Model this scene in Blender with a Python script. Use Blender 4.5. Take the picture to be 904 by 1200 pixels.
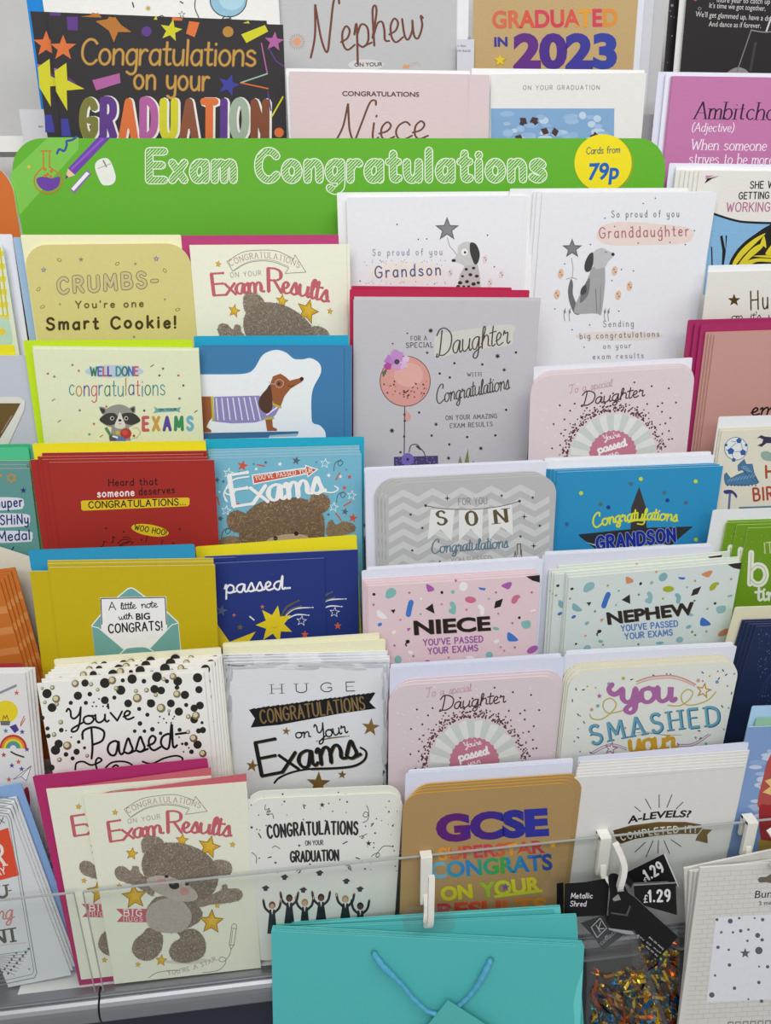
import bpy, bmesh, math, random
from mathutils import Vector, Matrix
for o in list(bpy.data.objects): bpy.data.objects.remove(o)
SC = bpy.context.scene
COL = SC.collection
# ------------------------------------------------------------ camera
FPX, DIST, PITCH, YAW, ROLL = 900.0, 0.72, math.radians(22), math.radians(6.88), math.radians(0.53)
O0 = Vector((0, 0, 1.25))
cp, sp, cy, sy = math.cos(PITCH), math.sin(PITCH), math.cos(YAW), math.sin(YAW)
FWD = Vector((sy*cp, cy*cp, -sp))
r0 = Vector((cy, -sy, 0)); u0 = r0.cross(FWD)
RGT = r0*math.cos(ROLL) - u0*math.sin(ROLL)
UPV = u0*math.cos(ROLL) + r0*math.sin(ROLL)
EYE = O0 - FWD*DIST
cam = bpy.data.cameras.new('camera'); camo = bpy.data.objects.new('camera', cam); COL.objects.link(camo)
cam.sensor_fit = 'VERTICAL'; cam.sensor_height = 24.0; cam.lens = 24.0*FPX/1200.0
cam.clip_start = 0.02; cam.clip_end = 50
M = Matrix((RGT, UPV, -FWD)).transposed().to_4x4(); M.translation = EYE
camo.matrix_world = M
SC.camera = camo
# ------------------------------------------------------------ light and exposure
w = bpy.data.worlds.new('shop_light'); SC.world = w; w.use_nodes = True
w.node_tree.nodes['Background'].inputs[0].default_value = (0.97, 0.985, 1.0, 1)
w.node_tree.nodes['Background'].inputs[1].default_value = 0.42
def area(name, loc, target, sx, sy_, power, col):
    l = bpy.data.lights.new(name, 'AREA'); l.shape = 'RECTANGLE'; l.size = sx; l.size_y = sy_; l.energy = power; l.color = col
    o = bpy.data.objects.new(name, l); COL.objects.link(o); o.location = loc
    o.rotation_euler = (Vector(target)-Vector(loc)).to_track_quat('-Z', 'Y').to_euler()
    return o
area('ceiling_lamp', (0.2, -1.05, 2.9), (0, -0.1, 1.25), 2.6, 0.5, 31, (1, 0.985, 0.955))
area('ceiling_lamp', (-0.6, -2.6, 2.9), (0, 0, 1.25), 3.0, 0.6, 34, (1, 0.985, 0.955))
SC.view_settings.view_transform = 'Standard'; SC.view_settings.look = 'None'
SC.view_settings.gamma = 1.0; SC.view_settings.use_curve_mapping = False
SC.view_settings.exposure = -0.27
SC.cycles.max_bounces = 8; SC.cycles.transparent_max_bounces = 24
SC.cycles.use_denoising = True
# ------------------------------------------------------------ helpers
random.seed(7)
PX = DIST/FPX
def ray(u, v): return (FWD*FPX + RGT*(u-452.0) - UPV*(v-600.0)).normalized()
def hit(u, v, p0, n):
    r = ray(u, v); return EYE + r*((p0-EYE).dot(n)/r.dot(n))
def updir(rel):                       # up direction of a sheet leaning REL degrees off the rack's slope
    a = PITCH - math.radians(rel); return Vector((0, math.sin(a), math.cos(a)))
def xdir(yaw): return Vector((math.cos(math.radians(yaw)), math.sin(math.radians(yaw)), 0))
XW = Vector((1, 0, 0))
N_S = XW.cross(updir(0))              # normal of the rack's slope
def onslope(u, v, lift=0.0): return hit(u, v, O0 + N_S*lift, N_S)
def lin(h):
    h = h.lstrip('#'); h = h if len(h) == 6 else ''.join(q*2 for q in h); r = []
    for i in (0, 2, 4):
        c = int(h[i:i+2], 16)/255.0
        r.append(c/12.92 if c <= 0.04045 else ((c+0.055)/1.055)**2.4)
    return r
MATS = {}
def mat(hexc, kind='paper'):
    k = (hexc, kind)
    if k in MATS: return MATS[k]
    m = bpy.data.materials.new(kind+'_'+hexc.lstrip('#')); m.use_nodes = True
    nt = m.node_tree; b = nt.nodes['Principled BSDF']
    c = [min(0.93, x*1.06) for x in lin(hexc)]
    P = dict(paper=(.62, 0, .0), gloss=(.28, 0, .0), foil=(.32, .75, 0), metal=(.42, .85, 0), plastic=(.35, 0, 0), ink=(.6, 0, 0), linen=(.7, 0, 0), kraft=(.8, 0, 0), rope=(.55, 0, 0), shiny=(.18, .85, 0))[kind]
    b.inputs['Roughness'].default_value = P[0]; b.inputs['Metallic'].default_value = P[1]
    b.inputs['Specular IOR Level'].default_value = 0.3 if kind in ('paper', 'ink', 'linen', 'kraft') else 0.5
    tc = nt.nodes.new('ShaderNodeTexCoord'); nz = nt.nodes.new('ShaderNodeTexNoise')
    mp = nt.nodes.new('ShaderNodeMapping'); nt.links.new(tc.outputs['Object'], mp.inputs[0]); nt.links.new(mp.outputs[0], nz.inputs['Vector'])
    nz.inputs['Scale'].default_value = 1.0; nz.inputs['Detail'].default_value = 4.0
    sc = {'paper': (260, 260, 260), 'linen': (120, 1500, 300), 'kraft': (900, 900, 900), 'rope': (900, 900, 300)}.get(kind, (160, 160, 160))
    mp.inputs['Scale'].default_value = sc
    amt = {'paper': .05, 'linen': .10, 'kraft': .28, 'ink': .06, 'rope': .3}.get(kind, .05)
    mx = nt.nodes.new('ShaderNodeMixRGB'); mx.inputs[1].default_value = [x*(1-amt) for x in c]+[1]; mx.inputs[2].default_value = [min(.95, x*(1+amt)+amt*.01) for x in c]+[1]
    nt.links.new(nz.outputs['Fac'], mx.inputs[0]); nt.links.new(mx.outputs[0], b.inputs['Base Color'])
    if kind in ('paper', 'linen', 'kraft', 'rope'):
        bp = nt.nodes.new('ShaderNodeBump'); bp.inputs['Strength'].default_value = .18 if kind != 'linen' else .3; bp.inputs['Distance'].default_value = .0003
        nt.links.new(nz.outputs['Fac'], bp.inputs['Height']); nt.links.new(bp.outputs[0], b.inputs['Normal'])
    m.diffuse_color = c+[1]
    MATS[k] = m; return m
def clear(name, tint=(.96, .98, .98), spec=1.45, rough=.03, haze=0):
    if name in MATS: return MATS[name]
    m = bpy.data.materials.new(name); m.use_nodes = True; nt = m.node_tree; nt.nodes.clear()
    o = nt.nodes.new('ShaderNodeOutputMaterial'); t = nt.nodes.new('ShaderNodeBsdfTransparent'); g = nt.nodes.new('ShaderNodeBsdfGlossy')
    f = nt.nodes.new('ShaderNodeFresnel'); x = nt.nodes.new('ShaderNodeMixShader'); nz = nt.nodes.new('ShaderNodeTexNoise')
    t.inputs[0].default_value = (*tint, 1); g.inputs['Roughness'].default_value = rough; f.inputs[0].default_value = spec; nz.inputs['Scale'].default_value = 30
    bp = nt.nodes.new('ShaderNodeBump'); bp.inputs['Strength'].default_value = .08; nt.links.new(nz.outputs[0], bp.inputs['Height']); nt.links.new(bp.outputs[0], g.inputs['Normal'])
    ge = nt.nodes.new('ShaderNodeNewGeometry'); iv = nt.nodes.new('ShaderNodeMath'); iv.operation = 'SUBTRACT'; iv.inputs[0].default_value = 1; nt.links.new(ge.outputs['Backfacing'], iv.inputs[1])
    mu = nt.nodes.new('ShaderNodeMath'); mu.operation = 'MULTIPLY'; nt.links.new(f.outputs[0], mu.inputs[0]); nt.links.new(iv.outputs[0], mu.inputs[1]); nt.links.new(mu.outputs[0], x.inputs[0]); hz = nt.nodes.new('ShaderNodeMixShader'); hz.inputs[0].default_value = haze; df = nt.nodes.new('ShaderNodeBsdfDiffuse'); nt.links.new(t.outputs[0], hz.inputs[1]); nt.links.new(df.outputs[0], hz.inputs[2])
    nt.links.new(hz.outputs[0], x.inputs[1]); nt.links.new(g.outputs[0], x.inputs[2]); nt.links.new(x.outputs[0], o.inputs[0])
    MATS[name] = m; return m
def tag(o, label=None, cat=None, group=None, kind=None):
    if label: o['label'] = label
    if cat: o['category'] = cat
    if group: o['group'] = group
    if kind: o['kind'] = kind
    return o
class MB:                              # collects faces of several materials into ONE mesh
    def __init__(s): s.v = []; s.f = []; s.fm = []; s.mats = []
    def mi(s, m):
        if m not in s.mats: s.mats.append(m)
        return s.mats.index(m)
    def face(s, pts, m):
        b = len(s.v); s.v += [tuple(p) for p in pts]; s.f.append(tuple(range(b, b+len(pts)))); s.fm.append(s.mi(m))
    def faces(s, pts, idx, m):
        b = len(s.v); s.v += [tuple(p) for p in pts]; k = s.mi(m)
        for f in idx: s.f.append(tuple(b+i for i in f)); s.fm.append(k)
    def box(s, c, ax, ay, az, m):      # centre, three half-axis vectors
        c, ax, ay, az = map(Vector, (c, ax, ay, az)); p = []
        for i in (-1, 1):
            for j in (-1, 1):
                for k in (-1, 1): p.append(c+ax*i+ay*j+az*k)
        s.faces(p, [(0, 1, 3, 2), (4, 6, 7, 5), (0, 4, 5, 1), (2, 3, 7, 6), (0, 2, 6, 4), (1, 5, 7, 3)], m)
    def prism(s, pts, z0, z1, mf, ms=None, mb=None):   # outline in xy, extruded from z1 (front) back to z0
        ms = ms or mf; mb = mb or ms; n = len(pts)
        s.face([(x, y, z1) for x, y in pts], mf); s.face([(x, y, z0) for x, y in reversed(pts)], mb)
        for i in range(n):
            a, b = pts[i], pts[(i+1) % n]
            s.face([(a[0], a[1], z0), (b[0], b[1], z0), (b[0], b[1], z1), (a[0], a[1], z1)], ms)
    def tube(s, pts, rad, m, n=8):
        pts = [Vector(p) for p in pts]; rings = []; ref = Vector((0.31, .2, .93))
        for i, p in enumerate(pts):
            d = (pts[min(i+1, len(pts)-1)]-pts[max(i-1, 0)]).normalized()
            a = d.cross(ref).normalized(); b = d.cross(a)
            r = rad[i] if isinstance(rad, (list, tuple)) else rad
            rings.append([p+a*r*math.cos(t*2*math.pi/n)+b*r*math.sin(t*2*math.pi/n) for t in range(n)])
        allp = [q for g in rings for q in g]; idx = []
        for i in range(len(pts)-1):
            for t in range(n): idx.append((i*n+t, i*n+(t+1) % n, (i+1)*n+(t+1) % n, (i+1)*n+t))
        idx.append(tuple(range(n))[::-1]); idx.append(tuple((len(pts)-1)*n+t for t in range(n)))
        s.faces(allp, idx, m)
    def build(s, name, parent=None, mw=None, smooth=False):
        me = bpy.data.meshes.new(name); me.from_pydata(s.v, [], s.f)
        for m in s.mats: me.materials.append(m)
        me.polygons.foreach_set('material_index', s.fm)
        if smooth: me.polygons.foreach_set('use_smooth', [True]*len(s.f))
        me.update()
        o = bpy.data.objects.new(name, me); COL.objects.link(o)
        if parent is not None: o.parent = parent
        if mw is not None: o.matrix_world = mw
        return o
def children(o): return [c for c in bpy.data.objects if c.parent == o]
def copy_tree(o, kids=None):
    c = o.copy(); COL.objects.link(c)
    for ch in (kids if kids is not None else children(o)):
        d = ch.copy(); COL.objects.link(d); d.parent = c
        for g in children(ch):
            e = g.copy(); COL.objects.link(e); e.parent = d
    return c
# ------------------------------------------------------------ lettering
UC = {
'A': (7, ['0,0 3.5,10 7,0', '1.3,3.6 5.7,3.6']), 'B': (6, ['0,10 0,0', '~0,10 3,10 5.2,9 5.2,6.4 3.2,5.3 0,5.3', '~0,5.3 3.6,5.3 6,4.2 6,1.3 3.6,0 0,0']),
'C': (6.6, ['~6.5,8.3 5,9.7 2.7,9.8 .6,7.8 0,5 .6,2.2 2.7,.2 5,.3 6.6,1.7']), 'D': (6.6, ['0,10 0,0', '~0,10 3,9.9 5.8,8.2 6.6,5 5.8,1.8 3,.1 0,0']),
'E': (5.4, ['5.4,10 0,10 0,0 5.4,0', '0,5.2 4.6,5.2']), 'F': (5.2, ['5.2,10 0,10 0,0', '0,5.2 4.4,5.2']),
'G': (6.8, ['~6.6,8.2 5,9.7 2.7,9.8 .6,7.8 0,5 .6,2.2 2.7,.2 5,.3 6.7,1.8', '6.7,1.8 6.7,4.6 4,4.6']), 'H': (6.4, ['0,10 0,0', '6.4,10 6.4,0', '0,5.2 6.4,5.2']),
'I': (.4, ['.2,10 .2,0']), 'J': (4, ['~4,10 4,2.5 3,.4 1.5,.1 0,1.5']), 'K': (6, ['0,10 0,0', '6,10 0,4.2', '1.8,5.8 6.2,0']), 'L': (5, ['0,10 0,0 5,0']),
'M': (8, ['0,0 .6,10 4,2.5 7.4,10 8,0']), 'N': (6.6, ['0,0 0,10 6.6,0 6.6,10']), 'O': (7.4, ['~3.7,10 1,8.6 0,5 1,1.4 3.7,0 6.4,1.4 7.4,5 6.4,8.6 3.7,10']),
'P': (5.6, ['0,10 0,0', '~0,10 3.2,10 5.5,8.8 5.5,6 3.2,4.7 0,4.7']), 'R': (6, ['0,10 0,0', '~0,10 3.2,10 5.4,8.8 5.4,6.2 3.2,5 0,5', '2.6,5 6,0']),
'S': (5.6, ['~5.2,8.6 3.6,9.9 1.4,9.6 .4,7.8 1.4,5.9 3.6,5 5.2,3.8 5.4,1.7 3.6,.1 1.4,.2 0,1.6']), 'T': (6.4, ['0,10 6.4,10', '3.2,10 3.2,0']),
'U': (6.4, ['~0,10 0,3 1,.9 3.2,0 5.4,.9 6.4,3 6.4,10']), 'V': (6.8, ['0,10 3.4,0 6.8,10']), 'W': (9.4, ['0,10 2.4,0 4.7,8 7,0 9.4,10']), 'X': (6.4, ['0,10 6.4,0', '6.4,10 0,0']),
'Y': (6.4, ['0,10 3.2,4.8 6.4,10', '3.2,4.8 3.2,0']), 'Z': (6, ['0,10 6,10 0,0 6,0']),
'Q': (7.4, ['~3.7,10 1,8.6 0,5 1,1.4 3.7,0 6.4,1.4 7.4,5 6.4,8.6 3.7,10', '4.6,2.6 7.4,-.6']),
'0': (5.6, ['~2.8,10 .8,8.4 0,5 .8,1.6 2.8,0 4.8,1.6 5.6,5 4.8,8.4 2.8,10']), '1': (2, ['0,8 1.8,10 1.8,0']), '2': (5.6, ['~.2,7.8 1.2,9.6 3.2,10 5.2,8.6 5,6.4 3,3.6 0,0', '0,0 5.8,0']),
'3': (5.4, ['~.4,9 2.6,10 5,8.8 4.8,6.4 2.2,5.3', '~2.2,5.3 5,4.4 5.4,2 3.6,.1 1.4,.1 0,1.2']), '7': (5.4, ['0,10 5.4,10 1.8,0']),
'9': (5.4, ['~5.3,6.4 3.6,4.3 1.2,4.9 .2,7 1.2,9.4 3,10 4.8,9 5.4,6.6 4.6,2.4 2.4,0']),
'-': (3.4, ['0,4.4 3.4,4.4']), '!': (.6, ['.3,10 .3,3', '.3,.2 .3,.5']), '?': (4.6, ['~0,8 1.4,9.8 3.6,9.8 4.6,7.8 3.4,5.6 2.3,4.4 2.3,2.8', '2.3,.2 2.3,.5']),
"'": (.6, ['.3,10 .3,7.6']), '.': (.6, ['.3,.2 .3,.5']), ',': (.8, ['.6,.6 0,-1.6']), '(': (2, ['~2,10.5 .4,7.5 0,4.5 .4,1 2,-1.5']), ')': (2, ['~0,10.5 1.6,7.5 2,4.5 1.6,1 0,-1.5']), ' ': (3, []),
}
LC = {
'a': (4.8, ['~4.6,4.9 3.1,6 1.2,5.4 .2,3 1,.6 2.7,.1 4.5,1.7', '4.7,6 4.7,0']), 'b': (5, ['.3,10 .3,0', '~.3,4.3 2,6 4,5.5 4.9,3 4,.5 2,0 .3,1.5']), 'c': (4.3, ['~4.2,5 2.7,6 .9,5.1 .2,3 .9,.9 2.7,0 4.3,1']),
'd': (4.8, ['~4.6,4.9 3.1,6 1.2,5.4 .2,3 1,.6 2.7,.1 4.5,1.7', '4.7,10 4.7,0']), 'e': (4.4, ['~.3,3.1 2.5,3.2 4.3,3.5 3.9,5.2 2.4,6 .8,5 .2,3 .9,.8 2.6,0 4.4,1']), 'f': (3.4, ['~4,9.2 3,10 2,9.4 1.7,8 1.7,0', '.2,5.8 3.5,5.8']),
'g': (4.8, ['~4.6,4.9 3.1,6 1.2,5.4 .2,3 1,.6 2.7,.1 4.5,1.7', '~4.7,6 4.7,-1.2 4,-3.2 2.3,-3.8 .6,-2.9']), 'h': (4.8, ['.3,10 .3,0', '~.3,3.8 1.6,5.6 3.2,6 4.4,4.8 4.6,3 4.6,0']), 'i': (1, ['.5,6 .5,0', '.5,8.3 .5,8.6']),
'j': (1.6, ['~1.2,6 1.2,-2 .4,-3.6 -1,-3.6', '1.2,8.3 1.2,8.6']), 'k': (4.4, ['.3,10 .3,0', '4,6 .3,2.3', '1.6,3.6 4.4,0']), 'l': (1, ['.5,10 .5,0']),
'm': (7.2, ['.3,6 .3,0', '~.3,4 1.5,5.7 2.8,5.9 3.6,4.5 3.7,0', '~3.7,4 4.9,5.7 6.2,5.9 7,4.5 7.1,0']), 'n': (4.8, ['.3,6 .3,0', '~.3,3.8 1.6,5.6 3.2,6 4.4,4.8 4.6,3 4.6,0']), 'o': (5, ['~2.5,6 .8,5.1 .1,3 .8,.9 2.5,0 4.2,.9 4.9,3 4.2,5.1 2.5,6']),
'p': (5, ['.3,6 .3,-4', '~.3,4.3 2,6 4,5.5 4.9,3 4,.5 2,0 .3,1.5']), 'q': (4.8, ['~4.6,4.9 3.1,6 1.2,5.4 .2,3 1,.6 2.7,.1 4.5,1.7', '4.7,6 4.7,-4']), 'r': (3.4, ['.3,6 .3,0', '~.3,3.6 1.3,5.3 2.5,6 3.5,5.6']),
's': (4.2, ['~3.9,5 2.4,6 .8,5.4 .7,4.1 2.2,3.2 3.8,2.3 4,.9 2.3,0 .2,.8']), 't': (3.4, ['~1.7,9 1.7,1.6 2.4,.2 3.6,.5', '.2,6.2 3.4,6.2']), 'u': (4.8, ['~.3,6 .3,2.5 1,.5 2.4,0 4,1.2 4.6,3', '4.6,6 4.6,0']),
'v': (4.6, ['0,6 2.3,0 4.6,6']), 'w': (6.8, ['0,6 1.8,0 3.4,5.2 5,0 6.8,6']), 'x': (4.4, ['0,6 4.4,0', '4.4,6 0,0']), 'y': (4.8, ['~.3,6 .3,3 1,1 2.4,.6 4,1.6 4.6,3', '~4.7,6 4.7,-1.2 4,-3.2 2.3,-3.8 .6,-2.9']), 'z': (4.2, ['0,6 4.2,6 0,0 4.2,0']),
}
CUR = dict(LC)
CUR.update({'b': (4.6, ['~.1,3 1.6,8 1.3,10 .5,8 .4,1.5 1.4,0 3.4,.4 4.4,3 3.6,5.2']), 'h': (4.8, ['~0,2 1.7,8 1.5,10 .6,8.6 .4,0', '~.4,2.6 1.8,5.4 3.2,5.6 3.7,3.5 3.7,1 4.9,.6']), 'l': (2, ['~0,2 1.8,8 1.4,10 .6,8 .5,1.5 1.2,0 2.2,.8']),
'n': (5, ['~0,4.6 .6,5.8 1,4.5 .8,0', '~.8,2.6 2.2,5.4 3.5,5.6 4,3.6 3.9,1 5.1,.6']), 'm': (7.6, ['~0,4.6 .6,5.8 1,4.5 .8,0', '~.8,2.6 2.1,5.4 3.2,5.6 3.7,3.6 3.5,0', '~3.5,2.6 4.9,5.4 6.1,5.6 6.6,3.6 6.5,1 7.7,.6']), 'i': (1.6, ['~.3,5.8 .3,1.4 .9,.1 1.8,.9', '.7,8 .8,8.3']),
't': (2.4, ['~1,9.4 .6,1.8 1.2,.1 2.4,.9', '-.8,6.4 2.8,6.8']), 'u': (5, ['~.2,5.8 .2,1.8 1.3,.1 3,1.2 3.8,3.2 4,5.8 3.8,1.6 4.4,.1 5.2,.8']), 'a': (5, ['~4,4.8 2.9,5.9 1,5 .2,2.6 1,.4 2.6,.6 4,5.6 3.8,1.4 4.4,.1 5.2,.8']), 'd': (5, ['~4,4.8 2.9,5.9 1,5 .2,2.6 1,.4 2.6,.6 4.4,9.8 3.9,1.4 4.4,.1 5.2,.8']),
'r': (3.6, ['~0,4.4 .5,6.4 1,5 2.4,5.2 2.2,1.4 2.8,.1 3.8,.9']), 's': (3.6, ['~0,1.4 1.8,6.2 2.4,4 2.8,1.4 1.4,.1 .2,.8', '1.6,.1 3.8,.9']), 'e': (3.8, ['~0,2.2 2,3 2.8,4.8 1.8,6 .6,4.4 .6,1.6 1.8,0 4,1']), 'w': (6, ['~0,5.6 .4,1.4 1.4,.2 2.8,2.4 3,4.8', '~3,4.8 3.2,1 4.4,.2 5.8,3 5.6,5.6 6.2,5']),
'g': (5, ['~4,4.8 2.9,5.9 1,5 .2,2.6 1,.4 2.6,.8 4,5.6', '~4,5.6 3.6,-2 2.4,-4 1,-3.2 1.6,-1.4 5.2,1']), 'y': (5, ['~.2,5.8 .2,2 1.3,.4 3,1.6 4,5.8', '~4,5.8 3.6,-2 2.4,-4 1,-3.2 1.6,-1.4 5.2,1']), 'p': (5, ['~0,3.6 .9,6 .4,-4', '~.7,3 2.2,5.8 4,4.8 4,1.6 2.4,.1 .7,1.2', '2.4,.2 5,.9']), 'o': (4.6, ['~2.6,5.8 .8,5 .2,2.8 1,.4 2.8,.3 4.2,2.6 3.6,5 2.4,5.6 4.8,5.2']), 'c': (4.2, ['~3.6,4.8 2.4,5.9 .8,4.8 .2,2.6 1,.4 2.6,.1 4.4,1.2']),
'D': (7.6, ['~2.2,9.6 1.6,5 .6,.4 -.8,-.2 -.4,1', '~-.6,8 1.2,10.2 4.6,10 7.4,7 6.6,2.4 3.4,.2 .6,.4']), 'C': (6.6, ['~5.6,7.6 5.8,9.6 4,10 1.2,7.4 0,3.6 1,.6 3.2,-.1 6.6,1.6']), 'N': (8, ['~-1,-.4 .8,4 1.6,10 1.8,9 2.6,3 4,.2 5.4,4.4 7.2,10.4 8.6,11 8.8,9.8']), 'P': (6, ['~2.2,10 1.8,4 1,0', '~-1,7 -.4,9.6 3,10.4 6,8.6 5.2,5.6 2.2,4.6']), 'T': (6, ['~-.6,8.6 .6,10 3,9.4 6.4,10.2', '~3.6,9.6 2.6,3 1.4,.2 0,.6']), 'Y': (5.4, ['~-.4,8.6 .4,10 1.2,8.4 1.2,5.2 2.4,4 4.4,6.2 5.4,10', '~5.4,10 4.4,2 3,-2.6 1,-3.4 1.2,-1.6 5.6,1.2']), 'J': (4, ['~1,9 3,10 4,9 3.6,3 2.4,-2 .6,-3 1.4,-.6 4.4,1.4'])})
def catmull(pts, n=7):
    if len(pts) < 3: return list(pts)
    closed = (abs(pts[0][0]-pts[-1][0])+abs(pts[0][1]-pts[-1][1])) < 1e-6
    P = ([pts[-2]]+list(pts)+[pts[1]]) if closed else ([pts[0]]+list(pts)+[pts[-1]])
    out = []
    for i in range(1, len(P)-2):
        a, b, c, d = P[i-1:i+3]
        for k in range(n):
            t = k/n
            out.append(tuple(.5*((2*b[j])+(-a[j]+c[j])*t+(2*a[j]-5*b[j]+4*c[j]-d[j])*t*t+(-a[j]+3*b[j]-3*c[j]+d[j])*t**3) for j in (0, 1)))
    out.append(tuple(pts[-1])); return out
GC = {}
def glyph(ch, cursive):
    k = (ch, cursive)
    if k not in GC:
        T = CUR if cursive else LC
        wd, st = T[ch] if ch in T else (UC[ch] if ch in UC else LC.get(ch, (4, ['0,0 4,0 4,6 0,6 0,0'])))
        ss = []
        for q in st:
            sm = q[0] == '~'; p = [tuple(float(z) for z in e.split(',')) for e in q.lstrip('~').split()]
            ss.append((catmull(p) if sm else p, sm))
        GC[k] = (wd, ss)
    return GC[k]
BF = {}
def bfont(s, weight):
    k = (s, weight)
    if k not in BF:
        cu = bpy.data.curves.new('t', 'FONT'); cu.body = s; cu.size = 1; cu.resolution_u = 4; cu.offset = weight
        o = bpy.data.objects.new('t', cu); COL.objects.link(o)
        dg = bpy.context.evaluated_depsgraph_get(); dg.update(); e = o.evaluated_get(dg); me = e.to_mesh()
        V = [(v.co.x, v.co.y) for v in me.vertices]; F = [tuple(p.vertices) for p in me.polygons]
        e.to_mesh_clear(); bpy.data.objects.remove(o); bpy.data.curves.remove(cu)
        BF[k] = (V, F)
    return BF[k]
def solve3(src, dst):                  # affine map from three pairs of points
    A = Matrix([(x, y, 1) for x, y in src]).inverted()
    a = A @ Vector([d[0] for d in dst]); b = A @ Vector([d[1] for d in dst])
    return (a.x, a.y, a.z, b.x, b.y, b.z)
class Sheet:
    """A flat printed thing on a plane: px() takes photo pixels, its own frame has x along the top edge, y up, z towards the shopper."""
    def __init__(s, tl, tr, rel=20, lift=0.0, yaw=0, back=0.0, p0=None, auto=False):
        s.X = xdir(yaw); s.U = s.U0(rel, yaw); s.N = s.X.cross(s.U)
        mid = ((tl[0]+tr[0])/2, (tl[1]+tr[1])/2)
        s.p0 = (onslope(*mid) if p0 is None else p0) + s.N*(lift-back)
        a, b = hit(*tl, s.p0, s.N), hit(*tr, s.p0, s.N)
        if auto:
            for _ in range(40):
                base = (b-a).z/(b-a).length
                X2 = xdir(yaw+.5); U2 = s.U0(rel, yaw+.5); N2 = X2.cross(U2); a2, b2 = hit(*tl, s.p0, N2), hit(*tr, s.p0, N2)
                g = ((b2-a2).z/(b2-a2).length-base)/.5
                if abs(g) < 1e-6 or abs(base) < 1e-4: break
                yaw -= max(-4, min(4, base/g)); s.X = xdir(yaw); s.U = s.U0(rel, yaw); s.N = s.X.cross(s.U); a, b = hit(*tl, s.p0, s.N), hit(*tr, s.p0, s.N)
        s.W = (b-a).length; s.ex = (b-a)/s.W; s.ey = s.N.cross(s.ex); s.tlw, s.trw = a, b
        s.T = (1, 0, 0, 0, 1, 0); s.k = 1.0
        s.parts = {}; s.cur = None; s.order = []
    @staticmethod
    def U0(rel, yaw):                  # leaning up direction square to the turned X
        a = PITCH-math.radians(rel); y = math.radians(yaw); return Vector((-math.sin(a)*math.sin(y), math.sin(a)*math.cos(y), math.cos(a)))
    def frame(s, H):                   # origin at the middle of the bottom edge
        s.H = H; s.o = s.tlw + s.ex*(s.W/2) - s.ey*H
        s.MW = Matrix((s.ex, s.ey, s.N)).transposed().to_4x4(); s.MW.translation = s.o
    def px(s, u, v):
        q = hit(u, v, s.p0, s.N) - s.o; return (q.dot(s.ex), q.dot(s.ey))
    def v(s, x0, y0, k): s.T = (1/k, 0, x0, 0, 1/k, y0); s.k = k; return s
    def aff(s, src, dst):
        s.T = solve3(src, dst); t = s.T; s.k = 1/math.sqrt(abs(t[0]*t[4]-t[1]*t[3])); return s
    def m(s, p): t = s.T; return (t[0]*p[0]+t[1]*p[1]+t[2], t[3]*p[0]+t[4]*p[1]+t[5])
    def loc(s, p, L, e=0): x, y = s.px(*p); return (x, y, L*4e-5+e)
    def mb(s, part=None):
        part = part or s.cur or '_self'
        if part not in s.parts: s.parts[part] = MB(); s.order.append(part)
        return s.parts[part]
    def part(s, n): s.cur = n; return s
    def mt(s, c): return c if not isinstance(c, str) else (mat(c[1:], 'foil') if c[0] == '*' else mat(c, 'ink'))
    def poly(s, pts, col, L=1, sm=False, raw=False):
        if sm: pts = catmull(list(pts)+[pts[0]], 6)[:-1]
        if not raw: pts = [s.m(p) for p in pts]
        s.tick2 = (getattr(s, 'tick2', 0)+1) % 13; s.mb().face([s.loc(p, L, s.tick2*2.2e-6) for p in pts], s.mt(col))
    def disc(s, x, y, r, col, L=1, ry=None, rot=0, n=18):
        ry = ry or r; c, d = math.cos(rot), math.sin(rot)
        s.poly([(x+r*math.cos(t)*c-ry*math.sin(t)*d, y+r*math.cos(t)*d+ry*math.sin(t)*c) for t in [i*2*math.pi/n for i in range(n)]], col, L)
    def star(s, x, y, r, col, L=1, n=5, inner=.42, rot=0):
        s.poly([(x+(r if i % 2 == 0 else r*inner)*math.sin(rot+i*math.pi/n), y-(r if i % 2 == 0 else r*inner)*math.cos(rot+i*math.pi/n)) for i in range(2*n)], col, L)
    def dots(s, pts, r, col, L=1, n=9):
        for p in pts: s.disc(p[0], p[1], p[2] if len(p) > 2 else r, col, L, n=n)
    def ribbon(s, P, w, m, L, sm, contrast=0, caps=True, taper=0):
        mb = s.mb(); n = len(P)
        if n < 2: return
        s.tick = getattr(s, 'tick', 0)
        def e_(): s.tick = (s.tick+1) % 11; return s.tick*2.6e-6
        if n == 2 or not sm:
            for i in range(n-1):
                a, b = P[i], P[i+1]; dx, dy = b[0]-a[0], b[1]-a[1]; l = math.hypot(dx, dy) or 1e-9
                h = w*(1-contrast*abs(dx)/l)/2; nx, ny = -dy/l*h, dx/l*h
                z_ = e_(); mb.face([s.loc(q, L, z_) for q in ((a[0]+nx, a[1]+ny), (a[0]-nx, a[1]-ny), (b[0]-nx, b[1]-ny), (b[0]+nx, b[1]+ny))], m)
        else:
            Lf, Rt = [], []
            for i in range(n):
                a, b = P[max(i-1, 0)], P[min(i+1, n-1)]
                if i in (0, n-1) and abs(P[0][0]-P[-1][0])+abs(P[0][1]-P[-1][1]) < 1e-4: a, b = P[-2], P[1]
                dx, dy = b[0]-a[0], b[1]-a[1]; l = math.hypot(dx, dy) or 1e-9
                h = w*(1-contrast*abs(dx)/l)/2
                if taper: h *= max(.12, math.sin(math.pi*i/(n-1))**.6)
                Lf.append((P[i][0]-dy/l*h, P[i][1]+dx/l*h)); Rt.append((P[i][0]+dy/l*h, P[i][1]-dx/l*h))
            idx = [(i, i+1, n+i+1, n+i) for i in range(n-1)]
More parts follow.
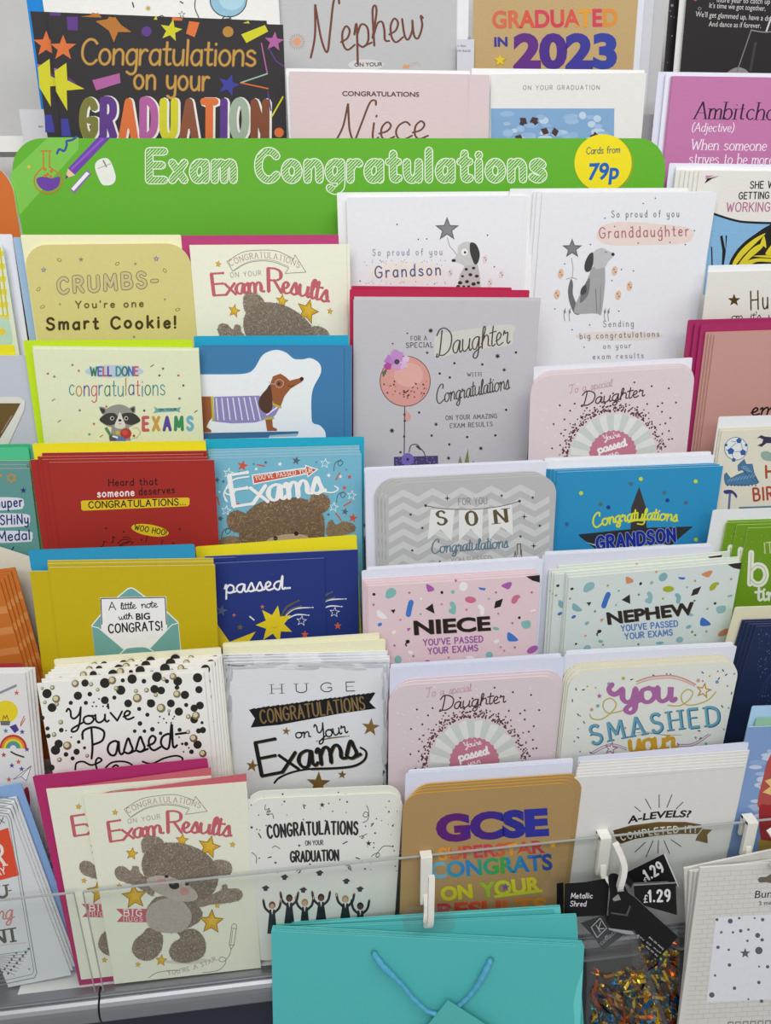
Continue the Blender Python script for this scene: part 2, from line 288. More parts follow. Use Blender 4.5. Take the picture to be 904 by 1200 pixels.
            z_ = e_(); mb.faces([s.loc(q, L, z_+i*2e-7) for i, q in enumerate(Lf)]+[s.loc(q, L, z_+i*2e-7) for i, q in enumerate(Rt)], idx, m)
        if caps and w > .7:
            for p in ([P[0], P[-1]] if sm else P):
                z_ = e_(); mb.face([s.loc((p[0]+w*(.5-.3*contrast)*math.cos(t), p[1]+w*(.5-.3*contrast)*math.sin(t)), L, z_) for t in [i*math.pi/4 for i in range(8)]], m)
    def line(s, pts, w, col, L=2, sm=False, caps=True, taper=0):
        if sm: pts = catmull(pts)
        s.ribbon([s.m(p) for p in pts], w/s.k, s.mt(col), L, sm, 0, caps, taper)
    def rect(s, x0, y0, x1, y1, col, L=1): s.poly([(x0, y0), (x1, y0), (x1, y1), (x0, y1)], col, L)
    def text(s, st, x0, y0, x1, y1, h, col, font='hand', w=1.0, arc=0, L=3, slant=0, sp=2.2, contrast=0, jit=0, part='lettering', weight=.0, serif=False, hatch=None, cols=None, raw=False):
        old = s.cur; s.cur = part if part != 'lettering' else 'lettering#'+st
        A, B = (x0, y0), (x1, y1)
        d = math.hypot(x1-x0, y1-y0); ux, uy = (x1-x0)/d, (y1-y0)/d
        def pos(q, t):                 # q along 0..1, t heights in photo units
            off = arc*4*q*(1-q); sl = arc*4*(1-2*q)/d
            tx, ty = ux + uy*sl, uy - ux*sl; l = math.hypot(tx, ty); tx, ty = tx/l, ty/l
            return s.m((x0+ux*d*q + uy*off + ty*t, y0+uy*d*q - ux*off - tx*t))
        mtl = s.mt(col)
        if font == 'sans':
            V, F = bfont(st, weight)
            cap = .729 if not weight else .729+2*weight*.9
            xs = [v[0] for v in V]; a, b = min(xs), max(xs)
            pts = [s.loc(pos((v[0]+slant*v[1]-a)/(b-a), (v[1]+weight*.9)/cap*h), L) for v in V]
            if cols:
                for f in F:
                    q = sum((V[i][0]-a)/(b-a) for i in f)/len(f)
                    s.mb().faces([pts[i] for i in f], [tuple(range(len(f)))], s.mt(cols[min(len(cols)-1, int(q*len(cols)))]))
            else: s.mb().faces(pts, F, mtl)
        else:
            cur = font == 'script'; x = 0; segs = []; prev = None; rnd = random.Random(len(st)*31+ord(st[0]))
            for gi, ch in enumerate(st):
                wd, ss = glyph(ch, cur)
                jy = rnd.uniform(-jit, jit) if jit else 0
                ky = .82 if cur and ch.islower() else 1.0
                for P, sm in ss: segs.append(([(x+p[0]+slant*p[1], p[1]*ky+jy) for p in P], sm, gi))
                if serif:
                    for P, sm in ss:
                        for e, f in ((P[0], P[1]), (P[-1], P[-2])):
                            if abs(e[0]-f[0]) < 1.9*abs(e[1]-f[1]) and (abs(e[1]) < .5 or abs(e[1]-10) < .5 or abs(e[1]-6) < .3) and not (sm and ch in 'CGScesa'):
                                sl_ = 1.0+6.2*w/h; segs.append(([(x+e[0]-sl_+slant*e[1], e[1]+jy), (x+e[0]+sl_+slant*e[1], e[1]+jy)], False, gi))
                x += wd + (.3 if cur and ch != ' ' else sp)
            tot = x - (.3 if cur else sp)
            for P, sm, gi in segs:
                Q = [pos(p[0]/tot, p[1]/10*h) for p in P]
                mm = s.mt(cols[gi % len(cols)]) if cols else mtl
                ser = len(P) == 2 and serif and abs(P[0][1]-P[1][1]) < .01
                s.ribbon(Q, (w if not ser else w*.45)/s.k, mm, L, sm, contrast, caps=not serif)
            if hatch:
                ih, hw, hs, rad = hatch    # colour, width, spacing, reach
                allp = []
                for P, sm, gi in segs:
                    Q = [pos(p[0]/tot, p[1]/10*h) for p in P]
                    for i in range(len(Q)-1):
                        n = max(1, int(math.hypot(Q[i+1][0]-Q[i][0], Q[i+1][1]-Q[i][1])/.7))
                        for k in range(n+1): allp.append((Q[i][0]+(Q[i+1][0]-Q[i][0])*k/n, Q[i][1]+(Q[i+1][1]-Q[i][1])*k/n))
                grid = {}
                for p in allp: grid.setdefault((int(p[0]//4), int(p[1]//4)), []).append(p)
                def near(p):
                    gx, gy = int(p[0]//4), int(p[1]//4)
                    return any((p[0]-q[0])**2+(p[1]-q[1])**2 < rad*rad for i in (-1, 0, 1) for j in (-1, 0, 1) for q in grid.get((gx+i, gy+j), ()))
                xs = [p[0] for p in allp]; ys = [p[1] for p in allp]; t = min(xs)+min(ys)
                while t < max(xs)+max(ys):
                    run = None; yy = min(ys)-2
                    while yy < max(ys)+3:
                        p = (t-yy, yy)
                        if min(xs)-3 < p[0] < max(xs)+3 and near(p):
                            run = run or p; last = p
                        elif run:
                            s.ribbon([run, last], hw, s.mt(ih), L+2, False, caps=False); run = None
                        yy += .5
                    t += hs
        s.cur = old
    def fur(s, pts, n, ln, w, cols, L, ang=None, sm=True):
        P = catmull(list(pts)+[pts[0]], 6)[:-1] if sm else pts
        xs = [p[0] for p in P]; ys = [p[1] for p in P]; cx, cy_ = sum(xs)/len(xs), sum(ys)/len(ys); ms = [s.mt(c) for c in cols]
        def inside(x, y):
            r = False; j = len(P)-1
            for i in range(len(P)):
                if (P[i][1] > y) != (P[j][1] > y) and x < (P[j][0]-P[i][0])*(y-P[i][1])/(P[j][1]-P[i][1])+P[i][0]: r = not r
                j = i
            return r
        k = 0; tries = 0
        while k < n and tries < n*5:
            tries += 1
            x, y = random.uniform(min(xs), max(xs)), random.uniform(min(ys), max(ys))
            if not inside(x, y): continue
            k += 1; a = math.atan2(y-cy_, x-cx)+random.uniform(-.9, .9); l = ln*random.uniform(.5, 1.2)
            s.mb().face([s.loc(s.m(q), L+random.random()*.6) for q in ((x-math.sin(a)*w/2, y+math.cos(a)*w/2), (x+math.sin(a)*w/2, y-math.cos(a)*w/2), (x+math.cos(a)*l, y+math.sin(a)*l))], random.choice(ms))
def rrect(W, H, r, n=7):
    p = []
    if r <= 0: return [(-W/2, 0), (W/2, 0), (W/2, H), (-W/2, H)]
    for cx, cy_, a0 in ((-W/2+r, r, 180), (W/2-r, r, 270), (W/2-r, H-r, 0), (-W/2+r, H-r, 90)):
        for i in range(n+1):
            a = math.radians(a0+90*i/n); p.append((cx+r*math.cos(a), cy_+r*math.sin(a)))
    return p
ROWZ = {}; ROWY = {}
def row(name, x, y, drop=228, rel=20):
    p = onslope(x, y); q = p - updir(rel)*(drop*PX/math.cos(math.radians(rel))); ROWZ[name] = q.z; ROWY[name] = q.y
CARD_T = 0.00105
def card(row_, tl, tr, col, label, rel=20, lift=0.0, rnd=0, edge='F2F1EC', kind='paper', back=0.0, name='greeting_card', cat='greeting card', shape=None, group=None, yaw=0, inside=None):
    c = Sheet(tl, tr, rel, lift, yaw, back)
    zl = ROWZ[row_]; low = min(c.tlw.z, c.trw.z); H = (low-zl-.0006)/c.ey.z
    c.frame(H); r = rnd*PX
    o = rrect(c.W, H, r); mb = c.mb('_self'); mf = mat(col, kind); me = mat(edge, 'paper'); mi = mat(inside or edge, 'paper')
    mb.prism(o, -.0004, 0, mf, me, mi); mb.prism(o, -CARD_T, -.00065, mi, me, me)
    h0, h1 = r, H-r
    mb.box((-c.W/2+.0002, (h0+h1)/2, -.0005), (.00018, 0, 0), (0, (h1-h0)/2, 0), (0, 0, .0003), mf)   # the fold
    c.name, c.label, c.cat, c.group = name, label, cat, group
    return c
def done(c):
    r = c.parts['_self'].build(c.name, mw=c.MW); tag(r, c.label, c.cat, c.group)
    for n in c.order:
        if n != '_self':
            k = c.parts[n].build(n.split('#')[0]); k.parent = r
    c.obj = r; c.kids = children(r); return r
ORD = ['second', 'third', 'fourth', 'fifth', 'sixth', 'seventh', 'eighth', 'ninth']
def spares(c, what, steps, group, t0=.0014, dt=.0014, full=True, turn=0):
    """Copies of the front card behind it: steps = offsets in photo pixels (right, up)."""
    for i, (dx, dy) in enumerate(steps):
        k = copy_tree(c.obj, c.kids if (full(dx, dy) if callable(full) else full) else [])
        M2 = c.MW.copy(); M2.translation = c.o + c.ex*dx*PX + c.ey*dy*PX - c.N*(t0+dt*i)
        k.matrix_world = M2
        tag(k, ORD[i]+' '+what, c.cat, group); c.obj['group'] = group
    c.t = t0+dt*len(steps)
def envelope(c, row_, tl, tr, col, label, back=None, rel=None, group=None, flap=True, lift=0, name='envelope', edges=1, kind='paper'):
    """Envelope standing behind card c (same lean), its top edge at the pixels tl-tr."""
    e = Sheet.__new__(Sheet); b = back if back is not None else getattr(c, 't', .0015)+.0006
    Sheet.__init__(e, tl, tr, 20, 0, 0, 0, p0=c.p0)
    e.U, e.X, e.N = c.U, c.X, c.N; e.p0 = c.p0 - c.N*b
    a, bb = hit(*tl, e.p0, e.N), hit(*tr, e.p0, e.N); e.W = (bb-a).length; e.ex = (bb-a)/e.W; e.ey = e.N.cross(e.ex); e.tlw, e.trw = a, bb
    H = (min(a.z, bb.z)-ROWZ[row_]-.0006)/e.ey.z; e.frame(H)
    mb = e.mb('_self'); m = mat(col, kind); r = .0012
    mb.prism(rrect(e.W, H, r, 3), -.0005, 0, m); mb.prism(rrect(e.W-.0004, H-.0004, r, 3), -.0011, -.0006, m)
    y = H-.0003
    mb.prism([(-e.W/2+.001, y), (-e.W*.1, H*.52), (e.W*.1, H*.52), (e.W/2-.001, y)], -.0015, -.0012, m)
    mb.box((0, H-.0004, -.0008), (e.W/2-.002, 0, 0), (0, .0004, 0), (0, 0, .0006), m)
    ob = mb.build(name, mw=e.MW); tag(ob, label, 'envelope', group)
    e.obj = ob; e.b = b; e.kids = []; e.cat = 'envelope'; e.label = label; c.t = b+.0018; return e
def more_env(c, e, what, steps, group):
    for i, (dx, dy) in enumerate(steps):
        k = e.obj.copy(); COL.objects.link(k); M2 = e.MW.copy(); M2.translation = e.o + e.ex*dx*PX + e.ey*dy*PX - e.N*(.0019*(i+1)); k.matrix_world = M2
        tag(k, ORD[i]+' '+what, 'envelope', group); e.obj['group'] = group
    c.t = e.b + .0019*(len(steps)+1)
# ------------------------------------------------------------ rows of pockets (name, pixel of the front card's top, drop)
ROWS = [('U0', 330, -100, 219, 20), ('U1', 450, 85, 228, 285), ('L1', 220, 287, 228, 20), ('L2', 220, 409, 228, 20), ('L3', 230, 540, 228, 20), ('L4', 230, 663, 228, 20),
 ('L5', 250, 789, 228, 20), ('L6', 194, 924, 265, 20), ('R1', 620, 230, 260, 20), ('R2', 620, 395, 228, 20), ('R3', 650, 558, 228, 20), ('R4', 650, 675, 228, 20), ('R5', 662, 790, 228, 20),
 ('R6', 675, 915, 265, 20), ('A1', 0, 287, 228, 20), ('A2', 20, 416, 228, 20), ('A3', 20, 548, 228, 20), ('A4', 20, 660, 228, 20), ('A5', 0, 690, 228, 20), ('A5b', 20, 790, 228, 20), ('A6', 0, 950, 257, 20),
 ('B1', 840, 199, 228, 20), ('B2', 850, 318, 228, 20), ('B3', 850, 392, 228, 20), ('B4', 860, 504, 228, 20), ('B5', 880, 616, 228, 20), ('B6', 890, 733, 228, 20), ('B7', 880, 850, 228, 20)]
for n, x, y, d, _ in ROWS: row(n, x, y, d)
# the fixture the pockets belong to
rack = bpy.data.objects.new('display_rack', None); COL.objects.link(rack); rack.location = (0, 0.12, 0.5)
tag(rack, 'pale grey stepped shop rack that holds all the rows of cards', 'display rack')
bpy.context.view_layer.update()
def child(mbo, name, parent):
    o = mbo.build(name); o.parent = parent; o.matrix_parent_inverse = parent.matrix_world.inverted(); return o
GREY = mat('B9B8B6', 'plastic'); PALE = mat('DADAD8', 'plastic'); WHITE = mat('F0EFEB', 'plastic'); SILVER = mat('9B9CA2', 'metal'); NAVY = mat('141A33', 'plastic')
mb = MB()                                # sloping back panel
u = updir(0); c0 = O0 - N_S*.150
mb.box(c0, XW*.75, u*1.0, N_S*.004, GREY); child(mb, 'back_panel', rack)
UP20 = updir(20)
for n, x, y, d, _ in ROWS:
    z, yy = ROWZ[n], ROWY[n]
    x0, x1 = {'U': (-.72, .72), 'L': (-.38, -.045), 'R': (-.04, .34), 'A': (-.72, -.385), 'B': (.345, .72)}[n[0]]
    if n in ('U0',): m_ = WHITE
    elif n == 'A6': continue
    else: m_ = PALE
    mb = MB(); dp = .026 if n[0] != 'U' else .030
    mb.box(((x0+x1)/2, yy+dp/2-.003, z-.0012), ((x1-x0)/2, 0, 0), (0, dp/2, 0), (0, 0, .0012), m_)
    if n == 'U0': mb.box(((x0+x1)/2, yy-.0035, z-.006), ((x1-x0)/2, 0, 0), (0, .0012, 0), (0, 0, .007), m_)
    a = yy+dp-.003                        # riser back to the panel
    b = a+.034
    mb.box(((x0+x1)/2, a, z-.008), ((x1-x0)/2, 0, 0), (0, .001, 0), (0, 0, .008), m_)
    child(mb, 'shelf_ledge', rack)
# silver front rail in two lengths, the dark plinth below it
def rail(x0, x1, z, y, name='front_rail'):
    mb = MB(); prof = []
    R = .015
    prof += [(y+.03, z-.0005), (y-.0122, z-.0005), (y-.0125, z-.003), (y-.0138, z-.0034)]
    for i in range(11): a = math.radians(95-i*18); prof.append((y-.0135-R*math.cos(a)*.62, z-.0195+R*math.sin(a)))
    prof += [(y+.03, z-.036)]
    k = len(prof); P = [(x0, a, b) for a, b in prof]+[(x1, a, b) for a, b in prof]
    mb.faces(P, [(i, (i+1) % k, k+(i+1) % k, k+i) for i in range(k)], SILVER); mb.face([(x0, a, b) for a, b in prof][::-1], SILVER); mb.face([(x1, a, b) for a, b in prof], SILVER)
    child(mb, name, rack)
ZR, YR = ROWZ['L6'], ROWY['L6']
XJ = hit(115, 1165, Vector((0, YR-.015, 0)), Vector((0, 1, 0))).x
rail(-.72, XJ-.001, ZR, YR); rail(XJ+.001, .72, ZR, YR)
mb = MB(); mb.box((0, YR+.02, ZR-.19), (.72, 0, 0), (0, .02, 0), (0, 0, .14), NAVY); child(mb, 'plinth', rack)
mb = MB()                                # slim upright strip between the two bays
p = onslope(48, 880, -.085); mb.box(p, (.011, 0, 0), u*.075, N_S*.004, WHITE); child(mb, 'upright_strip', rack)
p = onslope(46, 960, -.080); mb = MB(); mb.box(p, (.010, 0, 0), u*.05, N_S*.004, PALE); child(mb, 'upright_strip', rack)
p = onslope(767, 150, -.075); mb = MB(); mb.box(p, (.02, 0, 0), u*.03, N_S*.003, PALE); child(mb, 'upright_strip', rack)
# clear lip in front of the lowest row
GL = clear('clear_acrylic', (.97, .98, .975), 1.42, .04); EDGE = mat('A3A9A8', 'gloss')
def lip(x0, x1, label):
    r = bpy.data.objects.new('clear_lip', None); COL.objects.link(r)
    yl = YR-.0104
    def zz(x, py): return hit(*x, Vector((0, yl, 0)), Vector((0, 1, 0))).z
    zt = zz((300, 1024), 0)
    r.location = ((x0+x1)/2, yl, ZR); bpy.context.view_layer.update()
    mb = MB(); mb.box(((x0+x1)/2, yl, (ZR+.0006+zt)/2), ((x1-x0)/2, 0, 0), (0, .0011, 0), (0, 0, (zt-ZR-.0006)/2), GL); child(mb, 'panel', r)
    mb = MB(); mb.box(((x0+x1)/2, yl, zt+.0006), ((x1-x0)/2, 0, 0), (0, .0011, 0), (0, 0, .0004), EDGE)
    for xe in (x0, x1): mb.box((xe, yl, (ZR+.0006+zt)/2), (.00025, 0, 0), (0, .0011, 0), (0, 0, (zt-ZR-.0006)/2), EDGE)
    child(mb, 'polished_edge', r)
    tag(r, label, 'clear lip'); return r, yl, zt
lipr, YL, ZT = lip(XJ+.004, .70, 'long clear acrylic lip guarding the lowest row of cards')
lip(-.70, XJ-.004, 'short clear acrylic lip in front of the white framed birthday card')
# header boards
def board(tl, tr, rnd, col, label, depth_at, back, bottom_row, name='header_sign'):
    c = Sheet(tl, tr, 20, 0, 0, 0, p0=onslope(*depth_at)-N_S*back)
    c.frame((min(c.tlw.z, c.trw.z)-ROWZ[bottom_row])/c.ey.z); r = rnd*PX; o = rrect(c.W, c.H, r, 10)
    o = [(-c.W/2, 0), (c.W/2, 0)] + o[len(o)//2:]
    c.mb('_self').prism(o, -.003, 0, mat(col, 'paper'), mat('E4E6DC'), mat('E4E6DC')); c.name, c.label, c.cat, c.group = name, label, 'sign', None; return c
# ------------------------------------------------------------ green header sign
GRN = '#62AF2C'
c = board((8, 162), (784, 162), 38, '62AF2C', 'green header board with sketched white lettering and a yellow price roundel', (452, 286), .037, 'L1')
c.v(0, 0, 2.659).part('stationery_picture')
c.poly([(32, 540), (150, 428), (245, 428), (245, 465), (45, 688)], '#7CC24E', 1)
F = '#C8742C'
c.line([(128, 470), (160, 470)], 4, F, 3); c.line([(135, 470), (136, 520)], 4, F, 3); c.line([(155, 470), (154, 520)], 4, F, 3)
c.line([(136, 520), (110, 548), (110, 580), (135, 600), (165, 600), (190, 578), (190, 548), (154, 520)], 4, F, 3, True)
c.poly([(115, 556), (140, 550), (160, 556), (186, 551), (183, 578), (160, 594), (138, 593), (118, 576)], '#6B3FA0', 2, True)
for x, y in ((140, 527), (160, 533), (148, 543), (140, 548), (158, 550)): c.disc(x, y, 5, F, 4)
c.star(90, 520, 8, '#D9C23C', 3, 4, .5); c.line([(178, 478), (185, 465), (200, 470), (208, 452), (208, 440), (225, 436), (238, 426)], 7, '#3B4E9B', 3, True)
c.poly([(204, 555), (212, 525), (305, 428), (345, 428), (232, 545)], '#7040A8', 3); c.poly([(212, 525), (235, 546), (204, 557)], '#E3C39C', 4); c.poly([(204, 557), (207, 545), (214, 552)], '#4A2B78', 5)
c.line([(222, 528), (322, 432)], 7, '#8C5CC0', 5, caps=False)
c.poly([(218, 590), (270, 530), (286, 540), (232, 603)], '#8D6AB0', 3); c.poly([(222, 588), (270, 535), (279, 541), (230, 595)], '#EDEFEA', 4)
c.poly([(296, 520), (310, 497), (340, 497), (360, 545), (355, 570), (335, 578), (315, 570)], '#E6E8E0', 3, True); c.line([(305, 525), (345, 510)], 2, '#9AA09A', 4); c.line([(322, 500), (332, 520)], 4, '#7A807A', 4)
c.part(None).v(0, 0, 1)
c.text('Exam Congratulations', 175, 211, 637, 210, 33.5, '#EEF5E4', 'hand', w=10.2, sp=3.0, L=2)
c.text('Exam Congratulations', 175, 211, 637, 210, 33.5, GRN, 'hand', w=7.6, sp=3.0, L=3, hatch=('#EEF5E4', .8, 3.9, 3.5))
c.v(600, 0, 2.974).part('price_roundel'); c.disc(323, 572, 102, '#8FA321', 1, n=48); c.disc(318, 568, 100, '#F0DC1E', 8, n=48)
c.text('Cards from', 260, 537, 376, 532, 23, '#5B6C62', 'hand', w=2.8, slant=.15, L=10, sp=1.6); c.text('79p', 265, 628, 372, 624, 62, '#1E62B8', 'sans', weight=.03, slant=.16, L=10)
done(c)
c = board((-230, 186), (10, 187), 36, 'CE6E2E', 'orange rounded header board cut off by the left border', (0, 286), .032, 'A1'); done(c)

# ------------------------------------------------------------ teddy bear design (used by the two identical card designs)
FURS = ['#9A8B7A', '#6A5C4E', '#B3A593', '#463A31', '#C6BAAA']
def fuzzy(c, pts, base, n, ln=10, w=2.3, L=4, cols=FURS):
    c.poly(pts, base, L, True); c.fur(pts, n, ln, w, cols, L+1)
def gold_star(c, x, y, r, rot, L=3): c.part('star_print#%d' % x).star(x, y, r, '#8A6A1E', L, rot=rot, inner=.46); c.star(x, y, r*.86, '#D2A526', L+1, rot=rot, inner=.46); c.star(x+r*.08, y-r*.1, r*.5, '#DDB43C', L+2, rot=rot, inner=.5)
def bear_card(c):
    INK = '#6E6A66'; ROSE = '#C2626C'
    c.part('lettering')
    top = [(218, 122), (300, 72), (380, 55), (470, 48), (530, 62), (572, 78)]
    bot = [(250, 165), (320, 122), (400, 102), (470, 102), (528, 116), (545, 122)]
    c.line(top, 2.5, INK, 2, True); c.line(bot, 2.5, INK, 2, True); c.line([(x+3, y-6) for x, y in bot], 1.5, INK, 2, True)
    c.line([(218, 122), (250, 165)], 2.5, INK, 2); c.line([(572, 78), (578, 57), (637, 132), (527, 148), (545, 122)], 2.5, INK, 2)
    c.text('CONGRATULATIONS', 238, 142, 600, 116, 26, '#B08088', 'hand', w=2.6, arc=42, serif=True, sp=3.4)
    c.text('ON YOUR', 238, 194, 400, 168, 22, '#A99AA0', 'hand', w=2.8, sp=4)
    c.text('Exam', 150, 285, 415, 246, 100, ROSE, 'script', w=19, contrast=.5)
    c.text('Results', 440, 240, 755, 262, 108, ROSE, 'script', w=19, contrast=.5, arc=8)
    c.part('star_print')
    for x, y, r, ro in ((172, 138, 17, .1), (257, 346, 34, .15), (510, 278, 36, .1), (646, 312, 62, .25), (765, 300, 17, .1), (192, 508, 16, .1), (270, 562, 68, -.1), (688, 606, 17, .1), (658, 690, 66, .05), (405, 884, 32, .1), (287, 905, 16, .1)): gold_star(c, x, y, r, ro)
    c.part('teddy_bear_picture')
    c.poly([(410, 890), (520, 905), (640, 892), (620, 875), (500, 880)], '#CFCBBE', 2, True)
    D, Mi = '#7F7264', '#8B7E70'
    fuzzy(c, [(170, 440), (185, 412), (220, 412), (250, 432), (262, 410), (290, 412), (298, 440), (340, 480), (372, 520), (360, 560), (320, 535), (250, 498), (190, 478)], Mi, 420, L=4)
    fuzzy(c, [(560, 590), (640, 560), (705, 530), (712, 505), (735, 502), (745, 522), (790, 522), (816, 548), (800, 580), (740, 594), (660, 602), (600, 615)], Mi, 420, L=4)
    fuzzy(c, [(340, 720), (400, 742), (414, 790), (395, 850), (345, 884), (290, 875), (258, 835), (270, 785), (310, 750)], D, 560, L=5)
    fuzzy(c, [(490, 740), (570, 725), (620, 770), (630, 830), (600, 875), (530, 896), (470, 885), (445, 845), (460, 800), (500, 770)], D, 620, L=5)
    fuzzy(c, [(345, 600), (400, 560), (540, 570), (600, 620), (612, 660), (580, 700), (480, 742), (390, 738), (345, 710), (328, 650)], D, 700, L=6)
    c.poly([(328, 655), (350, 605), (420, 572), (500, 580), (550, 630), (556, 680), (520, 730), (450, 745), (380, 735), (340, 705)], '#AFA69C', 8, True)
    c.fur([(328, 655), (350, 605), (420, 572), (500, 580), (550, 630), (556, 680), (520, 730), (450, 745), (380, 735), (340, 705)], 600, 9, 1.5, ['#C6BEB6', '#99908A', '#D2CCC4', '#8A8078'], 9)
    fuzzy(c, [(305, 310), (310, 272), (345, 255), (390, 262), (418, 292), (400, 330), (350, 350), (315, 340)], Mi, 260, L=8)
    fuzzy(c, [(668, 385), (710, 376), (752, 392), (762, 430), (740, 458), (700, 455), (680, 430)], Mi, 220, L=8)
    HEAD = [(308, 420), (312, 365), (345, 318), (410, 292), (500, 292), (580, 315), (650, 360), (690, 425), (688, 500), (655, 555), (590, 580), (500, 578), (400, 545), (340, 490)]
    fuzzy(c, HEAD, D, 1500, L=10, ln=10)
    c.poly([(335, 470), (400, 455), (480, 470), (560, 515), (590, 560), (560, 584), (490, 582), (410, 555), (350, 515)], '#B5ABA0', 12, True)
    c.fur([(335, 470), (400, 455), (480, 470), (560, 515), (590, 560), (560, 584), (490, 582), (410, 555), (350, 515)], 420, 8, 1.4, ['#CFC8BE', '#9B9086', '#DDD6CC'], 13)
    c.disc(408, 488, 24, '#C58F86', 14, 16); c.disc(522, 535, 24, '#C58F86', 14, 18); c.disc(470, 503, 27, '#26231F', 15, 20, .2); c.disc(463, 495, 9, '#5A5650', 16, 5)
    c.disc(432, 459, 10, '#2A2622', 15, 7); c.disc(535, 498, 10, '#2A2622', 15, 7)
    c.part('ribbon_print').poly([(177, 624), (330, 624), (330, 692), (180, 690), (210, 656)], '#C0606E', 2)
    c.text('BIG', 218, 660, 306, 660, 32, '#F0E6DE', 'hand', w=5.5, serif=True, part='ribbon_print', sp=4.5); c.text('HUGS', 215, 686, 310, 686, 20, '#F0E6DE', 'hand', w=2.6, serif=True, part='ribbon_print', sp=4.5)
    c.part('pencil_print'); P = '#55555A'
    c.line([(762, 705), (748, 805), (757, 828), (772, 808), (786, 708), (775, 698), (762, 705)], 2.5, P, 2); c.line([(760, 722), (784, 724)], 2.5, P, 2); c.line([(748, 805), (772, 808)], 2.5, P, 2); c.line([(766, 730), (757, 800)], 2, P, 2)
    c.line([(757, 828), (748, 860), (720, 890), (697, 885), (705, 868), (730, 875), (725, 905), (690, 935), (610, 947)], 2.5, P, 2, True); c.line([(342, 972), (380, 948), (440, 936), (497, 935)], 2.5, P, 2, True)
    c.text("YOU'RE A STAR.", 440, 958, 690, 880, 20, '#A07C80', 'hand', w=2.3, arc=-10, sp=3.5, serif=True); c.part(None)

# ------------------------------------------------------------ L1
c = card('L1', (26, 287), (222, 285), 'D6CB84', 'pale yellow rounded card reading Crumbs you’re one Smart Cookie', rnd=26, edge='EFE9C6')
c.v(0, 260, 3.767); DK = '#8A7848'
c.text('CRUMBS-', 260, 310, 694, 288, 64, DK, w=19, sp=5, jit=.7, L=2); c.text('CRUMBS-', 260, 310, 694, 288, 64, '#C9BE8E', w=12, sp=5, jit=.7, L=3)
c.text("You're one", 335, 380, 632, 374, 30, '#6A5A2A', w=6, sp=4.5, jit=.3); c.text('Smart Cookie!', 208, 474, 775, 466, 50, '#473A14', w=11, sp=4, jit=.5)
for x, y, r in ((193, 212, 14), (690, 163, 15)): c.star(x, y, r, '#7D74A6', 2); c.star(x, y, r*.4, '#D6CB84', 3)
for x, y, r in ((358, 166, 12), (598, 185, 8), (265, 363, 7), (728, 342, 7), (592, 508, 8)): c.star(x, y, r, '#8A8676', 2)
for x, y, a in ((262, 168, .5), (518, 185, -.6), (728, 215, .9), (170, 297, -.8), (188, 375, -.5), (785, 387, -.3)): c.disc(x, y, 11, '#8E7C40', 2, 7, a, n=10); c.disc(x, y, 7.5, '#E0D594', 3, 3.5, a, n=10)
done(c); crumbs = c
envelope(c, 'L1', (24, 275), (212, 275), 'F0EBC2', 'cream envelope behind the Smart Cookie card')
envelope(c, 'L1', (15, 278), (196, 277), '9DBAD9', 'pale blue envelope edge left of the Smart Cookie card')
SRC = [(145, 200), (637, 132), (646, 312)]
c = card('L1', (222, 287), (406, 286), 'ECECD8', 'cream teddy bear exam results card, only the bear’s crown visible, under green header', edge='E8D9D2')
c.aff(SRC, [(200+188/3.767, 260+243/3.767), (200+598/3.767, 260+222/3.767), (200+605/3.767, 260+395/3.767)]); bear_card(c); done(c)
spares(c, 'cream exam results card in the stack under the green header', [(4, 0)], 'exam results bear cards under the header', full=False)
envelope(c, 'L1', (211, 276), (397, 275), 'B83F76', 'magenta envelope behind the bear card below the green header')
# ------------------------------------------------------------ L2
c = card('L2', (38, 409), (233, 411), 'DEE3C2', 'pale green card reading Well Done Congratulations with a raccoon', lift=.006, edge='F0F0DC')
c.v(0, 260, 3.767); MC = ['#3E7A55', '#4A6FA8', '#C75A66', '#5B4A92', '#B98A30', '#3E8C93']
c.disc(505, 660, 130, '#BAC6D6', 1, 28, n=28); c.text('WELL DONE', 400, 679, 610, 678, 38, '#000000', w=7, cols=MC, L=3)
c.text('congratulations', 306, 767, 728, 766, 74, '#000000', w=4.5, cols=MC[::-1]+['#3E8C93'], L=3, sp=1.8, jit=.5)
rnd = random.Random(3)
for x, y in ((320, 632), (348, 657), (212, 670), (240, 683), (672, 635), (720, 648), (704, 678), (788, 678), (810, 722), (793, 780), (236, 786), (352, 832), (262, 880), (415, 892), (395, 938), (448, 945), (637, 833), (865, 837), (470, 815)):
    k = rnd.random(); q = rnd.choice(['#5A8A62', '#7A4A50', '#8A8340', '#4A5560', '#B0683C'])
    if k < .35: c.star(x, y, 8, q, 2)
    elif k < .6: c.disc(x, y, 5, q, 2)
    else: c.line([(x-6, y+4), (x+6, y-4)], 4, q, 2)
c.v(100, 470, 6.457)
c.text('EXAMS', 440, 220, 812, 216, 96, '#000', w=24, cols=['#C05A62', '#C89A4A', '#5A4A98', '#3F8A5C', '#6FAFC8'], L=3, sp=6)
c.part('raccoon_picture'); G, DG = '#93928E', '#3E3A3A'
c.poly([(520, 40), (545, 55), (700, 52), (725, 42), (712, 70), (722, 86), (690, 78), (560, 85), (515, 92), (530, 68)], '#6FA9A6', 2); c.text('ON YOUR', 555, 74, 690, 70, 16, '#3A6C78', w=5, part='raccoon_picture')
c.poly([(200, 190), (330, 190), (345, 300), (190, 300)], G, 2)
c.poly([(105, 45), (150, 50), (165, 80), (130, 100)], G, 2, True); c.poly([(375, 38), (330, 55), (330, 80), (375, 90)], G, 2, True); c.poly([(112, 55), (145, 60), (150, 85), (130, 92)], DG, 3, True); c.poly([(370, 48), (342, 60), (345, 80), (368, 82)], DG, 3, True)
